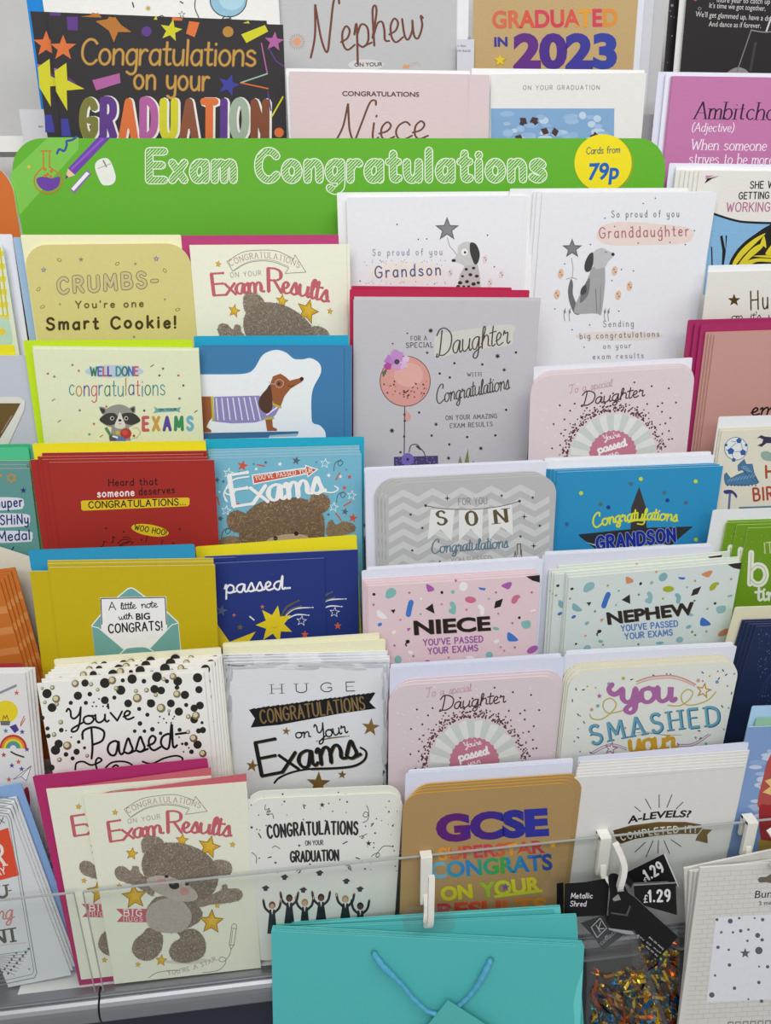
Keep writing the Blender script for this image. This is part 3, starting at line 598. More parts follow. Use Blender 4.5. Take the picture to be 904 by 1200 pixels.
c.poly([(108, 140), (140, 100), (165, 55), (230, 28), (290, 30), (340, 60), (370, 100), (418, 145), (370, 180), (310, 205), (262, 212), (205, 200), (150, 180)], G, 4, True)
c.poly([(108, 140), (160, 95), (220, 92), (245, 120), (235, 160), (200, 182), (150, 175)], DG, 5, True); c.poly([(418, 145), (370, 95), (300, 90), (268, 115), (280, 155), (330, 178), (370, 175)], DG, 5, True)
c.poly([(262, 85), (245, 125), (222, 190), (262, 210), (305, 190), (282, 125)], '#D8D4CE', 6, True)
for x in (204, 310): c.disc(x, 130, 15, '#E8E6DC', 7); c.disc(x+1, 130, 11, '#2A2625', 8)
c.disc(263, 145, 12, '#1E1A1A', 8, 10); c.line([(252, 168), (263, 174), (274, 168)], 3, '#3A3030', 8, True)
c.disc(308, 245, 42, '#B23A3A', 9, 40); c.disc(300, 238, 22, '#C45050', 10, 20); c.poly([(145, 205), (165, 195), (205, 262), (190, 275)], '#4E8A58', 9); c.poly([(180, 265), (210, 250), (250, 280), (240, 300), (185, 300)], '#5A5552', 10); c.poly([(215, 255), (290, 275), (310, 300), (240, 300)], '#4F79B5', 11); c.poly([(208, 258), (250, 270), (245, 282), (205, 270)], '#EDEDED', 12)
c.line([(360, 205), (395, 200), (420, 240), (390, 275), (350, 285)], 3, '#B99A6A', 9); c.disc(245, 240, 16, '#C9B040', 9); c.disc(368, 262, 9, '#A04038', 10)
c.part(None); done(c)
spares(c, 'raccoon card in the stack behind the Well Done card', [(0, 3)], 'raccoon cards', full=False)
envelope(c, "L2", (27, 399), (225, 398), "BFE01C", "lime green envelope behind the raccoon card")
c = card('L2', (226, 407), (403, 407), '3F7CAB', 'blue card with a raised white cut-out of a dachshund in striped jumper', lift=-.004, edge='4A86B4')
c.v(230, 395, 4.758)
CUT = catmull([(-30, 212), (20, 208), (150, 208), (270, 204), (322, 178), (372, 100), (440, 72), (500, 86), (545, 121), (595, 124), (640, 118), (688, 148), (695, 200), (655, 280), (643, 340), (643, 420), (650, 478), (690, 493), (718, 525), (724, 560)], 6)+[(724, 640), (-30, 640)]
c.part('dachshund_cutout'); A_ = [c.loc(c.m(p), 17) for p in CUT]; B_ = [c.loc(c.m(p), .5) for p in CUT]; k = len(CUT)
WC = mat('E9EDF1'); c.mb().face(A_, WC); c.mb().faces(A_+B_, [(i, (i+1) % k, k+(i+1) % k, k+i) for i in range(k)], WC)
BR = '#9A5A36'
c.poly([(-30, 335), (40, 330), (90, 330), (95, 440), (72, 470), (58, 500), (85, 518), (85, 530), (40, 532), (-30, 532)], BR, 19)
c.poly([(98, 332), (350, 325), (400, 350), (465, 392), (445, 430), (425, 450), (385, 458), (330, 475), (200, 480), (103, 470)], '#9088BC', 20)
for i in range(8): x = 112+i*31; c.line([(x, 340-i), (x+10+i*3, 462)], 6, '#E6E6F0', 21, caps=False)
c.line([(395, 432), (425, 410), (450, 392)], 8, '#E6E6F0', 21); c.line([(88, 330), (96, 468)], 13, '#B9B23A', 22, caps=False); c.line([(430, 373), (470, 390)], 12, '#B9B23A', 22); c.line([(384, 455), (430, 450)], 12, '#B9B23A', 22)
c.poly([(413, 262), (428, 218), (470, 203), (498, 220), (522, 242), (585, 226), (600, 234), (590, 248), (525, 288), (492, 330), (472, 384), (432, 372), (415, 320)], BR, 21)
c.poly([(386, 460), (425, 457), (428, 500), (452, 511), (450, 522), (396, 523)], BR, 21)
c.poly([(413, 265), (424, 330), (424, 395), (398, 425), (362, 405), (348, 365), (362, 325), (392, 290)], '#553628', 23, True); c.disc(589, 232, 11, '#2A2526', 23)
for i in range(20): a = i*.314; c.line([(464+23*math.cos(a), 258+23*math.sin(a)), (464+23*math.cos(a+.33), 258+23*math.sin(a+.33))], 3, '#C9B9B4', 24, caps=False)
c.line([(405, 245), (412, 258), (441, 262)], 3, '#C9B9B4', 24); c.disc(462, 259, 9, '#5A2A20', 24); c.line([(512, 268), (525, 275), (545, 266)], 3, '#5A2A20', 24, True)
c.poly([(-30, 535), (570, 524), (570, 537), (412, 546), (405, 560), (-30, 570)], '#3E6E94', 19); c.poly([(412, 546), (570, 538), (560, 552), (405, 556)], '#9FBBC8', 20)
c.part(None); done(c)
spares(c, 'plain blue card edge in the dachshund card stack', [(10, 2)], 'dachshund cards', full=False)
envelope(c, 'L2', (227, 394), (409, 393), '1CA2CA', 'turquoise envelope behind the dachshund card')
# ------------------------------------------------------------ L3
c = card('L3', (57, 542), (251, 539), 'A22A23', 'dark red card reading Heard that someone deserves Congratulations', lift=.008, edge='D9B5AE', inside='A22A23')
c.v(0, 500, 3.616); BK = '#241210'
c.text('Heard that', 462, 251, 666, 246, 29, BK, w=4, sp=3); c.text('someone', 414, 298, 568, 292, 30, '#F2E8E4', w=5, sp=3); c.text('deserves', 590, 289, 740, 281, 30, BK, w=4, sp=3)
c.part('highlight_print').poly([(343, 318), (350, 313), (796, 300), (804, 305), (803, 330), (795, 337), (352, 356), (345, 350)], '#DDBE22', 1); c.disc(636, 439, 80, '#DDBE22', 1, 24, .17, n=30); c.part(None)
c.text('CONGRATULATIONS...', 377, 345, 786, 331, 27, BK, w=4.6, sp=2.8); c.text('WOO HOO!', 570, 436, 704, 460, 22, BK, w=3.6, sp=3)
c.part(None)
for P in ([(625, 462), (618, 488)], [(440, 485), (436, 505), (426, 507)], [(440, 485), (452, 490)], [(478, 465), (480, 488), (472, 490)], [(478, 465), (488, 472)], [(690, 480), (684, 500)], [(500, 495), (515, 480), (540, 478), (545, 490), (520, 500), (510, 508)], [(505, 505), (530, 490), (562, 488), (555, 500)], [(520, 470), (540, 468), (555, 478)]): c.line(P, 3, BK, 2, True)
for x, y in ((525, 445), (762, 434), (600, 478), (735, 494), (450, 430)): c.disc(x, y, 3.5, BK, 2)
c.part(None); done(c)
spares(c, 'red card in the stack behind the Heard That Someone card', [(-7, 3), (-12, 6), (-21, 2), (-8, 9)], 'red congratulations cards', full=False)
envelope(c, 'L3', (38, 520), (241, 517), 'EBDC1A', 'bright yellow envelope behind the dark red card')
c = card('L3', (246, 537), (424, 532), '76B6CE', 'sky blue card with You’ve Passed Your Exams over a peeping bear', lift=-.004, edge='E7C9C0', rel=19)
c.v(220, 500, 3.767)
c.text('Exams', 205, 352, 606, 290, 140, '#EFF0F0', 'script', w=24, contrast=.5, L=12); c.line([(165, 320), (175, 330), (160, 300), (175, 270), (210, 280), (190, 300), (165, 285), (200, 235), (270, 220)], 7, '#EFF0F0', 12, True)
c.line([(590, 285), (640, 290), (665, 275), (650, 262)], 6, '#EFF0F0', 12, True)
c.part('arrow_print').poly([(283, 212), (520, 180), (517, 168), (578, 188), (530, 224), (527, 210), (290, 256)], '#EFF0F0', 2); c.poly([(289, 216), (524, 185), (523, 175), (568, 189), (533, 216), (530, 204), (294, 250)], '#C7593F', 3)
c.text("YOU'VE PASSED YOUR", 300, 236, 552, 200, 18, '#F4E6DE', w=3, serif=True, part='arrow_print', L=5, sp=3)
for x, y, r, q in ((243, 172, 26, '#C9573F'), (730, 403, 22, '#C9573F'), (715, 222, 12, '#C9573F'), (692, 270, 12, '#C9573F'), (222, 342, 10, '#C9573F'), (480, 150, 20, '#5A646C'), (695, 375, 17, '#5A646C'), (145, 405, 15, '#5A646C'), (130, 235, 14, '#5A646C'), (158, 242, 9, '#5A646C'), (345, 158, 9, '#5A646C'), (228, 202, 8, '#5A646C'), (292, 165, 6, '#5A646C'), (622, 388, 9, '#5A646C'), (568, 157, 5, '#5A646C'), (700, 190, 5, '#5A646C'), (408, 165, 11, '#EFF0F0'), (623, 215, 11, '#EFF0F0'), (303, 187, 9, '#EFF0F0'), (675, 220, 9, '#EFF0F0'), (140, 288, 7, '#EFF0F0')): c.part('star_print#%d' % (x*7+y)).star(x, y, r, q, 2, rot=.2)
for x, y, r in ((180, 205, 25), (607, 162, 24), (725, 303, 24), (170, 370, 25), (645, 355, 24)): c.part('star_print#o%d' % x).star(x, y, r, '#EFF0F0', 2, rot=.15); c.star(x, y, r*.72, '#76B6CE', 3, rot=.15)
c.part(None)
for P, q in (([(308, 168), (340, 174)], '#C9573F'), ([(655, 235), (672, 203)], '#C9573F'), ([(690, 350), (722, 330)], '#C9573F'), ([(655, 382), (678, 412)], '#C9573F'), ([(130, 310), (140, 345)], '#C9573F')): c.line(P, 6, q, 2)
for x, y in ((668, 165), (680, 305), (172, 465)): c.line([(x-22, y+30), (x-18, y), (x, y-15), (x+18, y-8), (x+5, y+8), (x-5, y-5), (x+10, y-20)], 3, '#44525C', 2, True)
c.part('teddy_bear_picture'); F2 = ['#8A7157', '#6A523C', '#A68C6E', '#55402E', '#B99F80']
fuzzy(c, [(172, 415), (185, 382), (222, 370), (262, 392), (262, 440), (230, 468), (190, 455)], '#7A634C', 260, 11, 2, 3, F2); fuzzy(c, [(540, 335), (548, 302), (585, 292), (622, 312), (628, 348), (600, 380), (560, 375)], '#7A634C', 260, 11, 2, 3, F2)
fuzzy(c, [(612, 470), (620, 425), (640, 412), (655, 432), (690, 418), (735, 432), (736, 462), (690, 478), (640, 490)], '#8A745C', 260, 9, 1.8, 3, F2); fuzzy(c, [(135, 510), (150, 492), (200, 482), (235, 495), (235, 525), (140, 525)], '#8A745C', 140, 9, 1.8, 3, F2)
fuzzy(c, [(228, 470), (245, 400), (300, 345), (380, 318), (470, 312), (545, 330), (592, 380), (606, 440), (595, 520), (560, 560), (260, 560), (232, 520)], '#75604A', 1500, 13, 2.1, 5, F2)
c.disc(440, 500, 95, '#BDA88C', 8, 26, -.1); c.fur([(350, 500), (440, 478), (540, 490), (520, 520), (360, 525)], 150, 8, 1.6, ['#D4C2A8', '#A68C6E'], 9, sm=False); c.disc(388, 492, 10, '#2A2220', 9); c.disc(480, 471, 10, '#2A2220', 9)
c.part(None); done(c)
spares(c, 'sky blue bear card with pink-edged top in the exams stack', [(-1, 3), (-2, 6), (-2, 9)], 'sky blue bear cards', full=False)
envelope(c, 'L3', (241, 515), (427, 512), '1BA7C6', 'turquoise envelope behind the sky blue bear card')
# ------------------------------------------------------------ L4
c = card('L4', (57, 665), (252, 662), 'C3AD0E', 'mustard yellow card picturing an open envelope with a little note', lift=.010, edge='D9D8C0')
c.v(0, 500, 3.616).part('envelope_picture'); T, WO = '#6FA6A2', '#E8EEEA'
BODY = [(388, 840), (428, 792), (500, 718), (540, 685), (556, 680), (572, 686), (615, 718), (712, 785), (757, 828), (770, 970), (405, 985)]
c.poly(BODY, WO, 2); c.poly([(393, 842), (430, 797), (503, 722), (542, 690), (556, 685), (570, 691), (612, 722), (710, 790), (752, 830), (764, 970), (410, 985)], T, 3)
c.poly([(425, 724), (705, 719), (710, 872), (640, 950), (520, 955), (430, 872)], '#F1F1F3', 4)
c.line([(432, 838), (428, 728), (700, 723), (706, 838)], 4, '#3E3440', 5, caps=False)
c.poly([(390, 845), (418, 852), (528, 945), (500, 985), (405, 985)], T, 6); c.poly([(755, 832), (730, 838), (636, 938), (660, 985), (768, 985)], T, 6); c.poly([(480, 985), (530, 942), (560, 935), (620, 934), (690, 985)], T, 7)
c.line([(390, 845), (418, 852), (528, 945)], 4, WO, 8); c.line([(755, 832), (730, 838), (636, 938)], 4, WO, 8); c.line([(510, 962), (535, 940), (565, 934), (615, 933), (650, 950)], 4, WO, 8, True)
c.text('A little note', 462, 777, 668, 764, 34, '#1E1A1E', 'script', w=3.6, L=6); c.text('with', 505, 818, 563, 813, 30, '#1E1A1E', 'script', w=3.4, L=6); c.text('BIG', 577, 819, 637, 816, 30, '#1E1A1E', 'sans', weight=.03, L=6)
c.text('CONGRATS!', 462, 874, 688, 860, 36, '#1E1A1E', w=6, L=6, sp=3, jit=.4)
c.part(None); done(c)
spares(c, 'yellow card in the stack behind the open envelope card', [(-21, -5), (-2, 3), (-2, 6)], 'mustard yellow cards', full=False)
envelope(c, 'L4', (33, 645), (228, 638), '2A94BE', 'blue envelope behind the mustard yellow card')
c = card('L4', (236, 661), (380, 654), '22347A', 'navy card lettered passed with a large yellow star', lift=-.006, edge='8E98C8', rel=18)
c.v(220, 500, 3.767); YS = '#E3CB22'
c.text('passed...', 165, 736, 455, 714, 74, '#EDEFF2', 'script', w=8); c.line([(352, 652), (389, 652)], .1, '#EDEFF2', 2)
c.part('star_print#big'); c.star(384, 872, 84, YS, 3, 7, .5, .18); c.line([(372, 880), (384, 888), (396, 880)], 2, '#C79A1E', 5, True)
c.part('star_print#corner'); c.poly([(60, 830), (130, 870), (185, 950), (300, 905), (250, 980), (80, 980)], YS, 3); c.part(None); c.star(150, 812, 26, '#56607E', 2, rot=.2); c.star(232, 885, 15, '#6A5F40', 2); c.star(518, 917, 18, '#D2603E', 2); c.star(330, 795, 11, '#C96A5A', 2); c.star(205, 832, 9, '#C96A5A', 2)
c.part('star_print#white'); c.star(503, 857, 25, '#E8EAF0', 2, rot=.1); c.star(503, 857, 19, '#22347A', 3, rot=.1); c.part(None); c.line([(275, 838), (293, 853)], 6, '#DDE0EA', 2)
for P, w_, q in (([(415, 832), (440, 795), (490, 768)], 10, '#5C5A50'), ([(428, 842), (470, 805), (553, 798)], 6, '#E8EAF0'), ([(440, 850), (480, 830), (535, 832)], 6, '#E8EAF0'), ([(425, 838), (455, 808), (500, 792)], 8, '#6A6858')): c.line(P, w_, q, 2, True, taper=1)
c.part(None); done(c)
spares(c, 'navy star card in the passed stack', [(40, 8), (2, 5), (4, 7)], 'navy star cards')
envelope(c, 'L4', (229, 641), (418, 627), 'E6D81E', 'yellow envelope behind the navy star card')
# ------------------------------------------------------------ L5
c = card('L5', (43, 801), (239, 788), 'F0EFEA', 'white card with black and gold spots lettered You’ve Passed', lift=.012, edge='E9E3D4')
c.v(0, 740, 3.229); K = '#2B2824'; GO = '#BFB48C'
BL = [(178, 235, 18), (197, 288, 17), (295, 243, 16), (397, 195, 19), (457, 222, 18), (397, 260, 15), (485, 272, 15), (500, 180, 18), (572, 272, 16), (585, 218, 16), (610, 223, 15), (647, 272, 15), (594, 172, 19), (673, 188, 17), (700, 240, 16), (748, 175, 18), (753, 220, 14), (757, 280, 15), (735, 290, 14), (677, 303, 16), (735, 333, 15), (768, 373, 12), (752, 376, 10), (748, 428, 16), (210, 449, 18), (222, 425, 16), (160, 327, 9), (180, 367, 8), (232, 373, 9), (298, 418, 7), (183, 395, 9), (322, 195, 14), (340, 237, 9), (268, 270, 8), (325, 270, 8), (433, 250, 8), (465, 185, 8), (632, 188, 8), (545, 188, 9), (705, 278, 8), (527, 293, 8), (558, 315, 8), (530, 348, 9), (577, 370, 9), (547, 377, 7), (510, 377, 7), (608, 385, 7), (680, 372, 8), (705, 425, 8), (690, 425, 5), (670, 212, 9), (565, 265, 8), (250, 465, 9), (290, 455, 12), (275, 480, 8), (320, 440, 6), (195, 515, 12), (725, 455, 9), (765, 345, 6)]
GL_ = [(213, 255, 15), (285, 197, 14), (425, 185, 15), (520, 252, 17), (610, 290, 17), (670, 237, 14), (742, 318, 15), (733, 404, 15), (255, 432, 16), (768, 462, 14), (230, 343, 9), (345, 200, 8), (440, 215, 9), (555, 222, 9), (590, 240, 8), (655, 170, 13), (713, 322, 9), (205, 390, 9), (170, 268, 7), (370, 220, 7), (198, 212, 9), (225, 485, 9), (215, 275, 8), (640, 300, 6), (515, 225, 8), (620, 180, 8), (712, 380, 8), (160, 215, 6), (330, 470, 7)]
c.part('spot_print'); c.dots(BL, 5, K, 2, 14)
for x, y, r in GL_: c.disc(x, y, r, '*A89A6A', 3); c.disc(x-r*.15, y-r*.15, r*.62, '#D8CFAE', 4)
for x, y in ((355, 268), (375, 255), (365, 283), (350, 283), (390, 283), (405, 283), (620, 330), (640, 315), (655, 330), (600, 345), (630, 345), (605, 322), (648, 345), (660, 322), (250, 375), (270, 400), (310, 390), (695, 455), (715, 440), (678, 400), (640, 310)): c.disc(x, y, 3.5, K, 2, n=7)
c.part(None)
c.text("You've", 262, 358, 505, 330, 66, '#151314', 'script', w=7.5); c.text('Passed-', 335, 482, 712, 432, 112, '#151314', 'script', w=8.5)
for P in ([(285, 522), (290, 498), (315, 492), (345, 505), (375, 495), (385, 485), (372, 478), (362, 495), (368, 525)], [(400, 515), (425, 495), (470, 492), (500, 505), (498, 525)], [(540, 492), (575, 500), (620, 480), (665, 470), (690, 478), (688, 492)], [(425, 515), (440, 505), (455, 520)]): c.line(P, 7, '#151314', 3, True)
done(c)
spares(c, 'white spotted card in the You’ve Passed stack', [(5, 4), (9, 8), (12, 10), (15, 12), (18, 14), (20, 15)], 'black and gold spotted cards', full=lambda a, b: a in (9, 15, 20))
envelope(c, 'L5', (63, 773), (259, 759), 'EEEACB', 'cream envelope behind the spotted You’ve Passed stack')
c = card('L5', (262, 777), (457, 772.5), 'DEE1E6', 'pale grey card lettered Huge Congratulations on Your Exams', kind='linen', edge='F2F3F5', lift=-.003)
c.v(240, 740, 3.767); rnd = random.Random(9)
for i in range(170):
    e = rnd.random()
    if e < .4: x, y, a, b = rnd.uniform(85, 815), rnd.uniform(132, 168), rnd.uniform(20, 60), rnd.uniform(2, 6)
    elif e < .75: x, y, a, b = rnd.uniform(92, 118), rnd.uniform(140, 700), rnd.uniform(3, 9), rnd.uniform(15, 45)
    else: x, y, a, b = rnd.uniform(785, 812), rnd.uniform(140, 690), rnd.uniform(3, 8), rnd.uniform(15, 40)
    x = max(x, 84+a+(y-140)*.045); x = min(x, 818-a-(y-125)*.03); y = max(y, 141-(x-84)*.02+b)
    c.disc(x, y, a, rnd.choice(['#C2C5CB', '#CDD0D5', '#B9BDC4']), 1, b, n=7)
c.text('HUGE', 296, 274, 664, 262, 40, '#3A3A3C', w=4, sp=9, serif=True)
c.part('banner_print'); c.poly([(195, 345), (300, 330), (440, 312), (600, 292), (755, 270), (728, 312), (757, 340), (600, 362), (450, 390), (330, 412), (203, 424), (222, 384)], '#17171A', 2)
for i in range(26): x = 205+i*21; y = 345-(x-195)*.134; c.line([(x, y+2), (x+16, y-3)], rnd.uniform(4, 9), '#17171A', 2)
c.text('CONGRATULATIONS', 250, 406, 708, 344, 58, '*A88A5C', w=8, sp=3.2, part='banner_print', contrast=.2)
c.part(None); c.text('on', 402, 471, 468, 466, 52, '#17171A', 'script', w=6); c.text('Your', 498, 476, 632, 446, 66, '#17171A', 'script', w=6.5)
c.line([(495, 484), (560, 470), (636, 462)], 6, '*8A7242', 2, True, taper=1)
c.text('Exams', 255, 640, 690, 556, 150, '*8A7242', 'script', w=17, contrast=.3, L=3); c.text('Exams', 252, 637, 686, 552, 150, '#17171A', 'script', w=18, contrast=.35, L=5)
c.line([(688, 512), (712, 530), (705, 565), (660, 592), (580, 602), (470, 606), (390, 620), (330, 645), (308, 668)], 9, '#17171A', 5, True); c.line([(693, 516), (717, 534), (709, 569), (664, 597), (584, 607), (470, 611)], 5, '*8A7242', 3, True)
for x, y, r, ro in ((733, 423, 42, .1), (360, 440, 20, .1), (210, 593, 30, .15), (502, 672, 56, .05), (607, 632, 21, .1)): c.part('star_print#%d' % x).star(x, y, r, '*A8874E', 2, inner=.4, rot=ro)
c.part(None); done(c)
spares(c, 'pale grey card in the Huge Congratulations stack', [(0, 3), (-3, 6), (-2, 8)], 'huge congratulations cards', full=False)
envelope(c, 'L5', (261, 759), (452, 749), 'ECE9C8', 'front cream envelope behind the Huge Congratulations stack')
envelope(c, 'L5', (261, 754), (445, 742), 'ECE9C8', 'rear cream envelope behind the Huge Congratulations stack')
# ------------------------------------------------------------ L6
c = card('L6', (97.7, 932), (289, 916), 'E5E6D4', 'cream card of a whole teddy bear with open arms under Exam Results, lowest row', rel=19.5, lift=.004, edge='EDE6D8', inside='C4606E')
c.v(95, 920, 4.305); bear_card(c)
c.v(0, 880, 2.916).part('inner_leaf'); SA = mat('C8646F', 'paper')
c.mb().face([c.loc(c.m(p), -7.6) for p in [(300, 152), (842, 77), (848, 180), (310, 250)]], SA); c.part(None)
done(c)
spares(c, 'cream teddy bear exam results card in the lowest row', [(-39, 10)], 'lowest row exam results bear cards', t0=.0022)
envelope(c, 'L6', (38, 910), (243, 889), 'AE2A67', 'deep pink envelope behind the whole teddy bear card')
c = card('L6', (291, 936.5), (473, 928.5), 'E1E3DC', 'white rounded card of graduates throwing caps, behind the teal bags', rnd=20, edge='EFEDD6', lift=-.002)
c.v(270, 890, 3.87); Q = '#2C2A2E'
c.text('CONGRATULATIONS', 172, 355, 577, 338, 56, Q, w=9.5, arc=6, sp=3.6, jit=.4); c.text('ON YOUR', 341, 389, 421, 386, 20, '#5A5A60', w=3.6); c.text('GRADUATION', 275, 464, 491, 456, 46, Q, w=8.5, sp=3, jit=.3)
rnd = random.Random(5)
for i in range(85):
    x, y = rnd.uniform(120, 770), rnd.uniform(178, 520)
    if 165 < x < 590 and 280 < y < 475: continue
    c.disc(x, y, rnd.choice([2, 2.5, 3.5, 4.5]), '#4A484C', 2, n=7)
for x, y, r in ((417, 206, 13), (628, 380, 14), (313, 390, 8), (205, 468, 8), (97, 308, 9), (95, 207, 5)): c.star(x, y, r, '#3A383C', 2)
for P in ([(160, 205), (158, 228), (178, 222), (165, 240), (182, 232), (170, 252), (190, 246), (197, 268)], [(618, 208), (628, 235), (620, 260), (603, 255), (612, 238), (628, 248), (622, 275), (602, 286)], [(735, 395), (700, 392), (678, 410), (660, 438), (675, 440), (675, 425), (655, 428), (640, 440)], [(585, 352), (600, 345), (605, 355), (595, 357), (605, 345), (620, 337)], [(98, 422), (118, 440), (118, 470)], [(190, 400), (205, 392), (225, 405)], [(525, 482), (540, 480), (548, 495), (538, 498), (535, 485), (550, 505)], [(300, 508), (312, 500), (318, 510), (308, 515), (325, 498)]): c.line(P, 3, '#4A484C', 2, True)
for a in ([(332, 205), (336, 222)], [(640, 302), (650, 288)], [(128, 335), (140, 355)], [(172, 445), (186, 442)], [(512, 382), (530, 372)], [(570, 445), (586, 450)]): c.line(a, 5, '#3A383C', 2)
c.part('graduates_picture')
for x, hy, by, hc, sk, w_ in ((190, 660, 790, '#6B4230', '#C99A78', 30), (268, 628, 790, '#2A1D18', '#6B4632', 38), (338, 648, 790, '#B08A58', '#D0A684', 34), (412, 625, 790, '#2A1D18', '#6B4632', 44), (522, 632, 790, '#A88C60', '#D2AE8C', 46), (590, 664, 790, '#2A1A14', '#5A3A28', 34)):
    c.poly([(x-12, hy+20), (x+12, hy+20), (x+w_*.75, by), (x-w_*.75, by)], '#23252C', 2)
    for s in (-1, 1):
        c.line([(x+s*10, hy+34), (x+s*32, hy+12), (x+s*40, hy-22)], 11, '#23252C', 3, True); c.line([(x+s*39, hy-14), (x+s*41, hy-28)], 6, sk, 3)
    c.poly([(x-5, hy+16), (x+5, hy+16), (x, hy+44)], '#E6E4DC', 4); c.disc(x, hy, 15, hc, 4, 17); c.disc(x, hy+5, 10, sk, 5, 12)
for x, y in ((160, 582), (246, 532), (405, 513), (526, 550), (588, 586), (331, 590)): c.poly([(x-18, y-2), (x+4, y-12), (x+19, y), (x-3, y+11)], '#3A3C42', 3); c.poly([(x-10, y+4), (x+10, y+2), (x+8, y+14), (x-8, y+14)], '#2C2E34', 2)
c.part(None); done(c)
spares(c, 'cream-edged graduation card behind the graduates card', [(-2, 9)], 'graduates cards', full=False)
# ------------------------------------------------------------ R1
def paw(c, x, y, k=1.0, col='#E3D3D2'):
    c.disc(x, y, 10*k, col, 2, 17*k, .15); c.disc(x-2*k, y-5*k, 2.5*k, '#6A6468', 3); c.disc(x+3*k, y+4*k, 2.5*k, '#6A6468', 3)
c = card('R1', (406, 231.5), (615.5, 229), 'E6E7EC', 'white grandson card with a dalmatian holding a grey star balloon', edge='F4F4F8')
c.v(390, 215, 3.48)
c.text('So proud of you', 164, 294, 446, 291, 26, '#8E95AA', w=3, sp=6); c.disc(302, 362, 158, '#ECE5DE', 1, 42, n=30); c.text('Grandson', 175, 385, 440, 372, 46, '#55658F', w=6, sp=4)
rnd = random.Random(2)
for i in range(46):
    x, y = rnd.uniform(110, 460), rnd.choice([rnd.uniform(312, 335), rnd.uniform(395, 412)]); c.disc(x, y, 1.8, '#5A5A66', 2, n=6)
for x, y in ((263, 167), (350, 228), (384, 226), (632, 211), (660, 340), (112, 398)): c.disc(x, y, 3, '#4A4A52', 2)
for x, y in ((480, 365), (622, 308), (689, 370), (642, 405)): paw(c, x, y)
c.part('dalmatian_picture'); c.star(467, 187, 52, '#6E6E70', 2); c.star(467, 187, 36, '#868688', 3, inner=.46); c.line([(468, 220), (478, 255), (495, 275), (506, 292)], 2, '#77777A', 2, True)
c.poly([(510, 425), (520, 370), (545, 325), (590, 325), (600, 370), (605, 440), (505, 440)], '#BDBCBB', 3); c.poly([(512, 258), (535, 240), (565, 240), (590, 270), (592, 325), (545, 335), (520, 325), (498, 320), (488, 312), (500, 300), (510, 285)], '#C9C8C8', 4, True)
c.poly([(562, 242), (585, 248), (600, 285), (594, 320), (580, 330), (568, 305), (560, 275)], '#3E3C3C', 5, True); c.disc(494, 314, 9, '#222', 5, 6) if False else c.disc(494, 314, 9, '#262424', 5, 6); c.disc(538, 280, 14, '#EDEDEC', 5); c.disc(540, 281, 5, '#2A2828', 6)
for x, y, r in ((545, 350, 7), (562, 372, 8), (530, 378, 6), (548, 400, 8), (575, 345, 7), (588, 378, 8), (520, 405, 9), (575, 410, 9), (594, 405, 7), (535, 420, 6), (512, 420, 8), (555, 420, 6), (590, 430, 8)): c.disc(x, y, r, '#2E2C2D', 5, r*.8)
c.part(None); done(c)
spares(c, 'white grandson card edge behind the dalmatian card', [(4, 0)], 'grandson cards', full=False)
envelope(c, 'R1', (395, 225.5), (628, 224), 'EDEEF5', 'white envelope behind the dalmatian grandson card')
c = card('R1', (636, 226), (841, 225.4), 'E9EAF0', 'tall white granddaughter card with a seated grey dog and star balloon', rel=24, lift=.004, edge='F4F4F9')
c.v(610, 215, 3.075)
c.text('So proud of you', 330, 122, 572, 120, 24, '#70788C', w=2.6, sp=6); c.poly([(275, 185), (300, 150), (380, 138), (520, 148), (610, 160), (625, 190), (590, 215), (450, 222), (330, 222), (285, 208)], '#EAD7D1', 1, True)
c.text('Granddaughter', 286, 197, 606, 188, 38, '#B0727A', w=4, sp=4)
c.text('Sending', 300, 517, 408, 515, 22, '#80828C', w=2.6, sp=5); c.disc(357, 550, 160, '#E6DCD4', 1, 17, n=26); c.text('big congratulations', 215, 560, 500, 551, 20, '#74747E', w=2.6, sp=5); c.text('on your', 300, 595, 398, 592, 18, '#80828C', w=2.4, sp=5); c.text('exam results', 262, 633, 444, 628, 18, '#80828C', w=2.4, sp=5)
rnd = random.Random(4)
for x, y in ((487, 53), (443, 72), (305, 125), (340, 155), (400, 158), (507, 160), (577, 175), (253, 220), (365, 310), (408, 315), (628, 170), (425, 215), (540, 212), (125, 452), (187, 527), (250, 510), (230, 590), (355, 460), (330, 350), (160, 290), (595, 220)): c.disc(x, y, 2.6, '#5E6068', 2)
for x, y in ((146, 325), (340, 315), (394, 370), (132, 400), (353, 403)): paw(c, x, y, 1.05, '#E2BFA6')
c.part('grey_dog_picture'); c.star(187, 235, 38, '#69696B', 2); c.star(187, 235, 25, '#838385', 3, inner=.46); c.line([(184, 268), (190, 305), (187, 340)], 2, '#8A8A8C', 2, True); c.line([(165, 345), (187, 340), (205, 345)], 2, '#8A8A8C', 3, True)
c.poly([(182, 345), (172, 385), (178, 430), (195, 468), (215, 470), (205, 440), (190, 400), (190, 360)], '#6F6F70', 2, True)
c.poly([(262, 300), (300, 290), (306, 340), (302, 400), (292, 470), (280, 470), (262, 468), (200, 468), (198, 440), (220, 390), (242, 345)], '#A9A9AA', 3, True); c.poly([(250, 340), (245, 400), (215, 430), (225, 380)], '#77777A', 4, True); c.poly([(222, 375), (236, 365), (238, 390), (224, 402), (216, 395)], '#4A4A4C', 5, True)
c.poly([(262, 250), (290, 232), (312, 240), (335, 252), (336, 262), (318, 280), (305, 300), (275, 308), (262, 290)], '#C2C2C3', 5, True); c.poly([(262, 250), (246, 258), (232, 290), (234, 315), (250, 316), (262, 290)], '#454547', 6, True); c.disc(334, 255, 6, '#2A2A2C', 7); c.line([(305, 248), (312, 246)], 2.5, '#4A4A4C', 7)
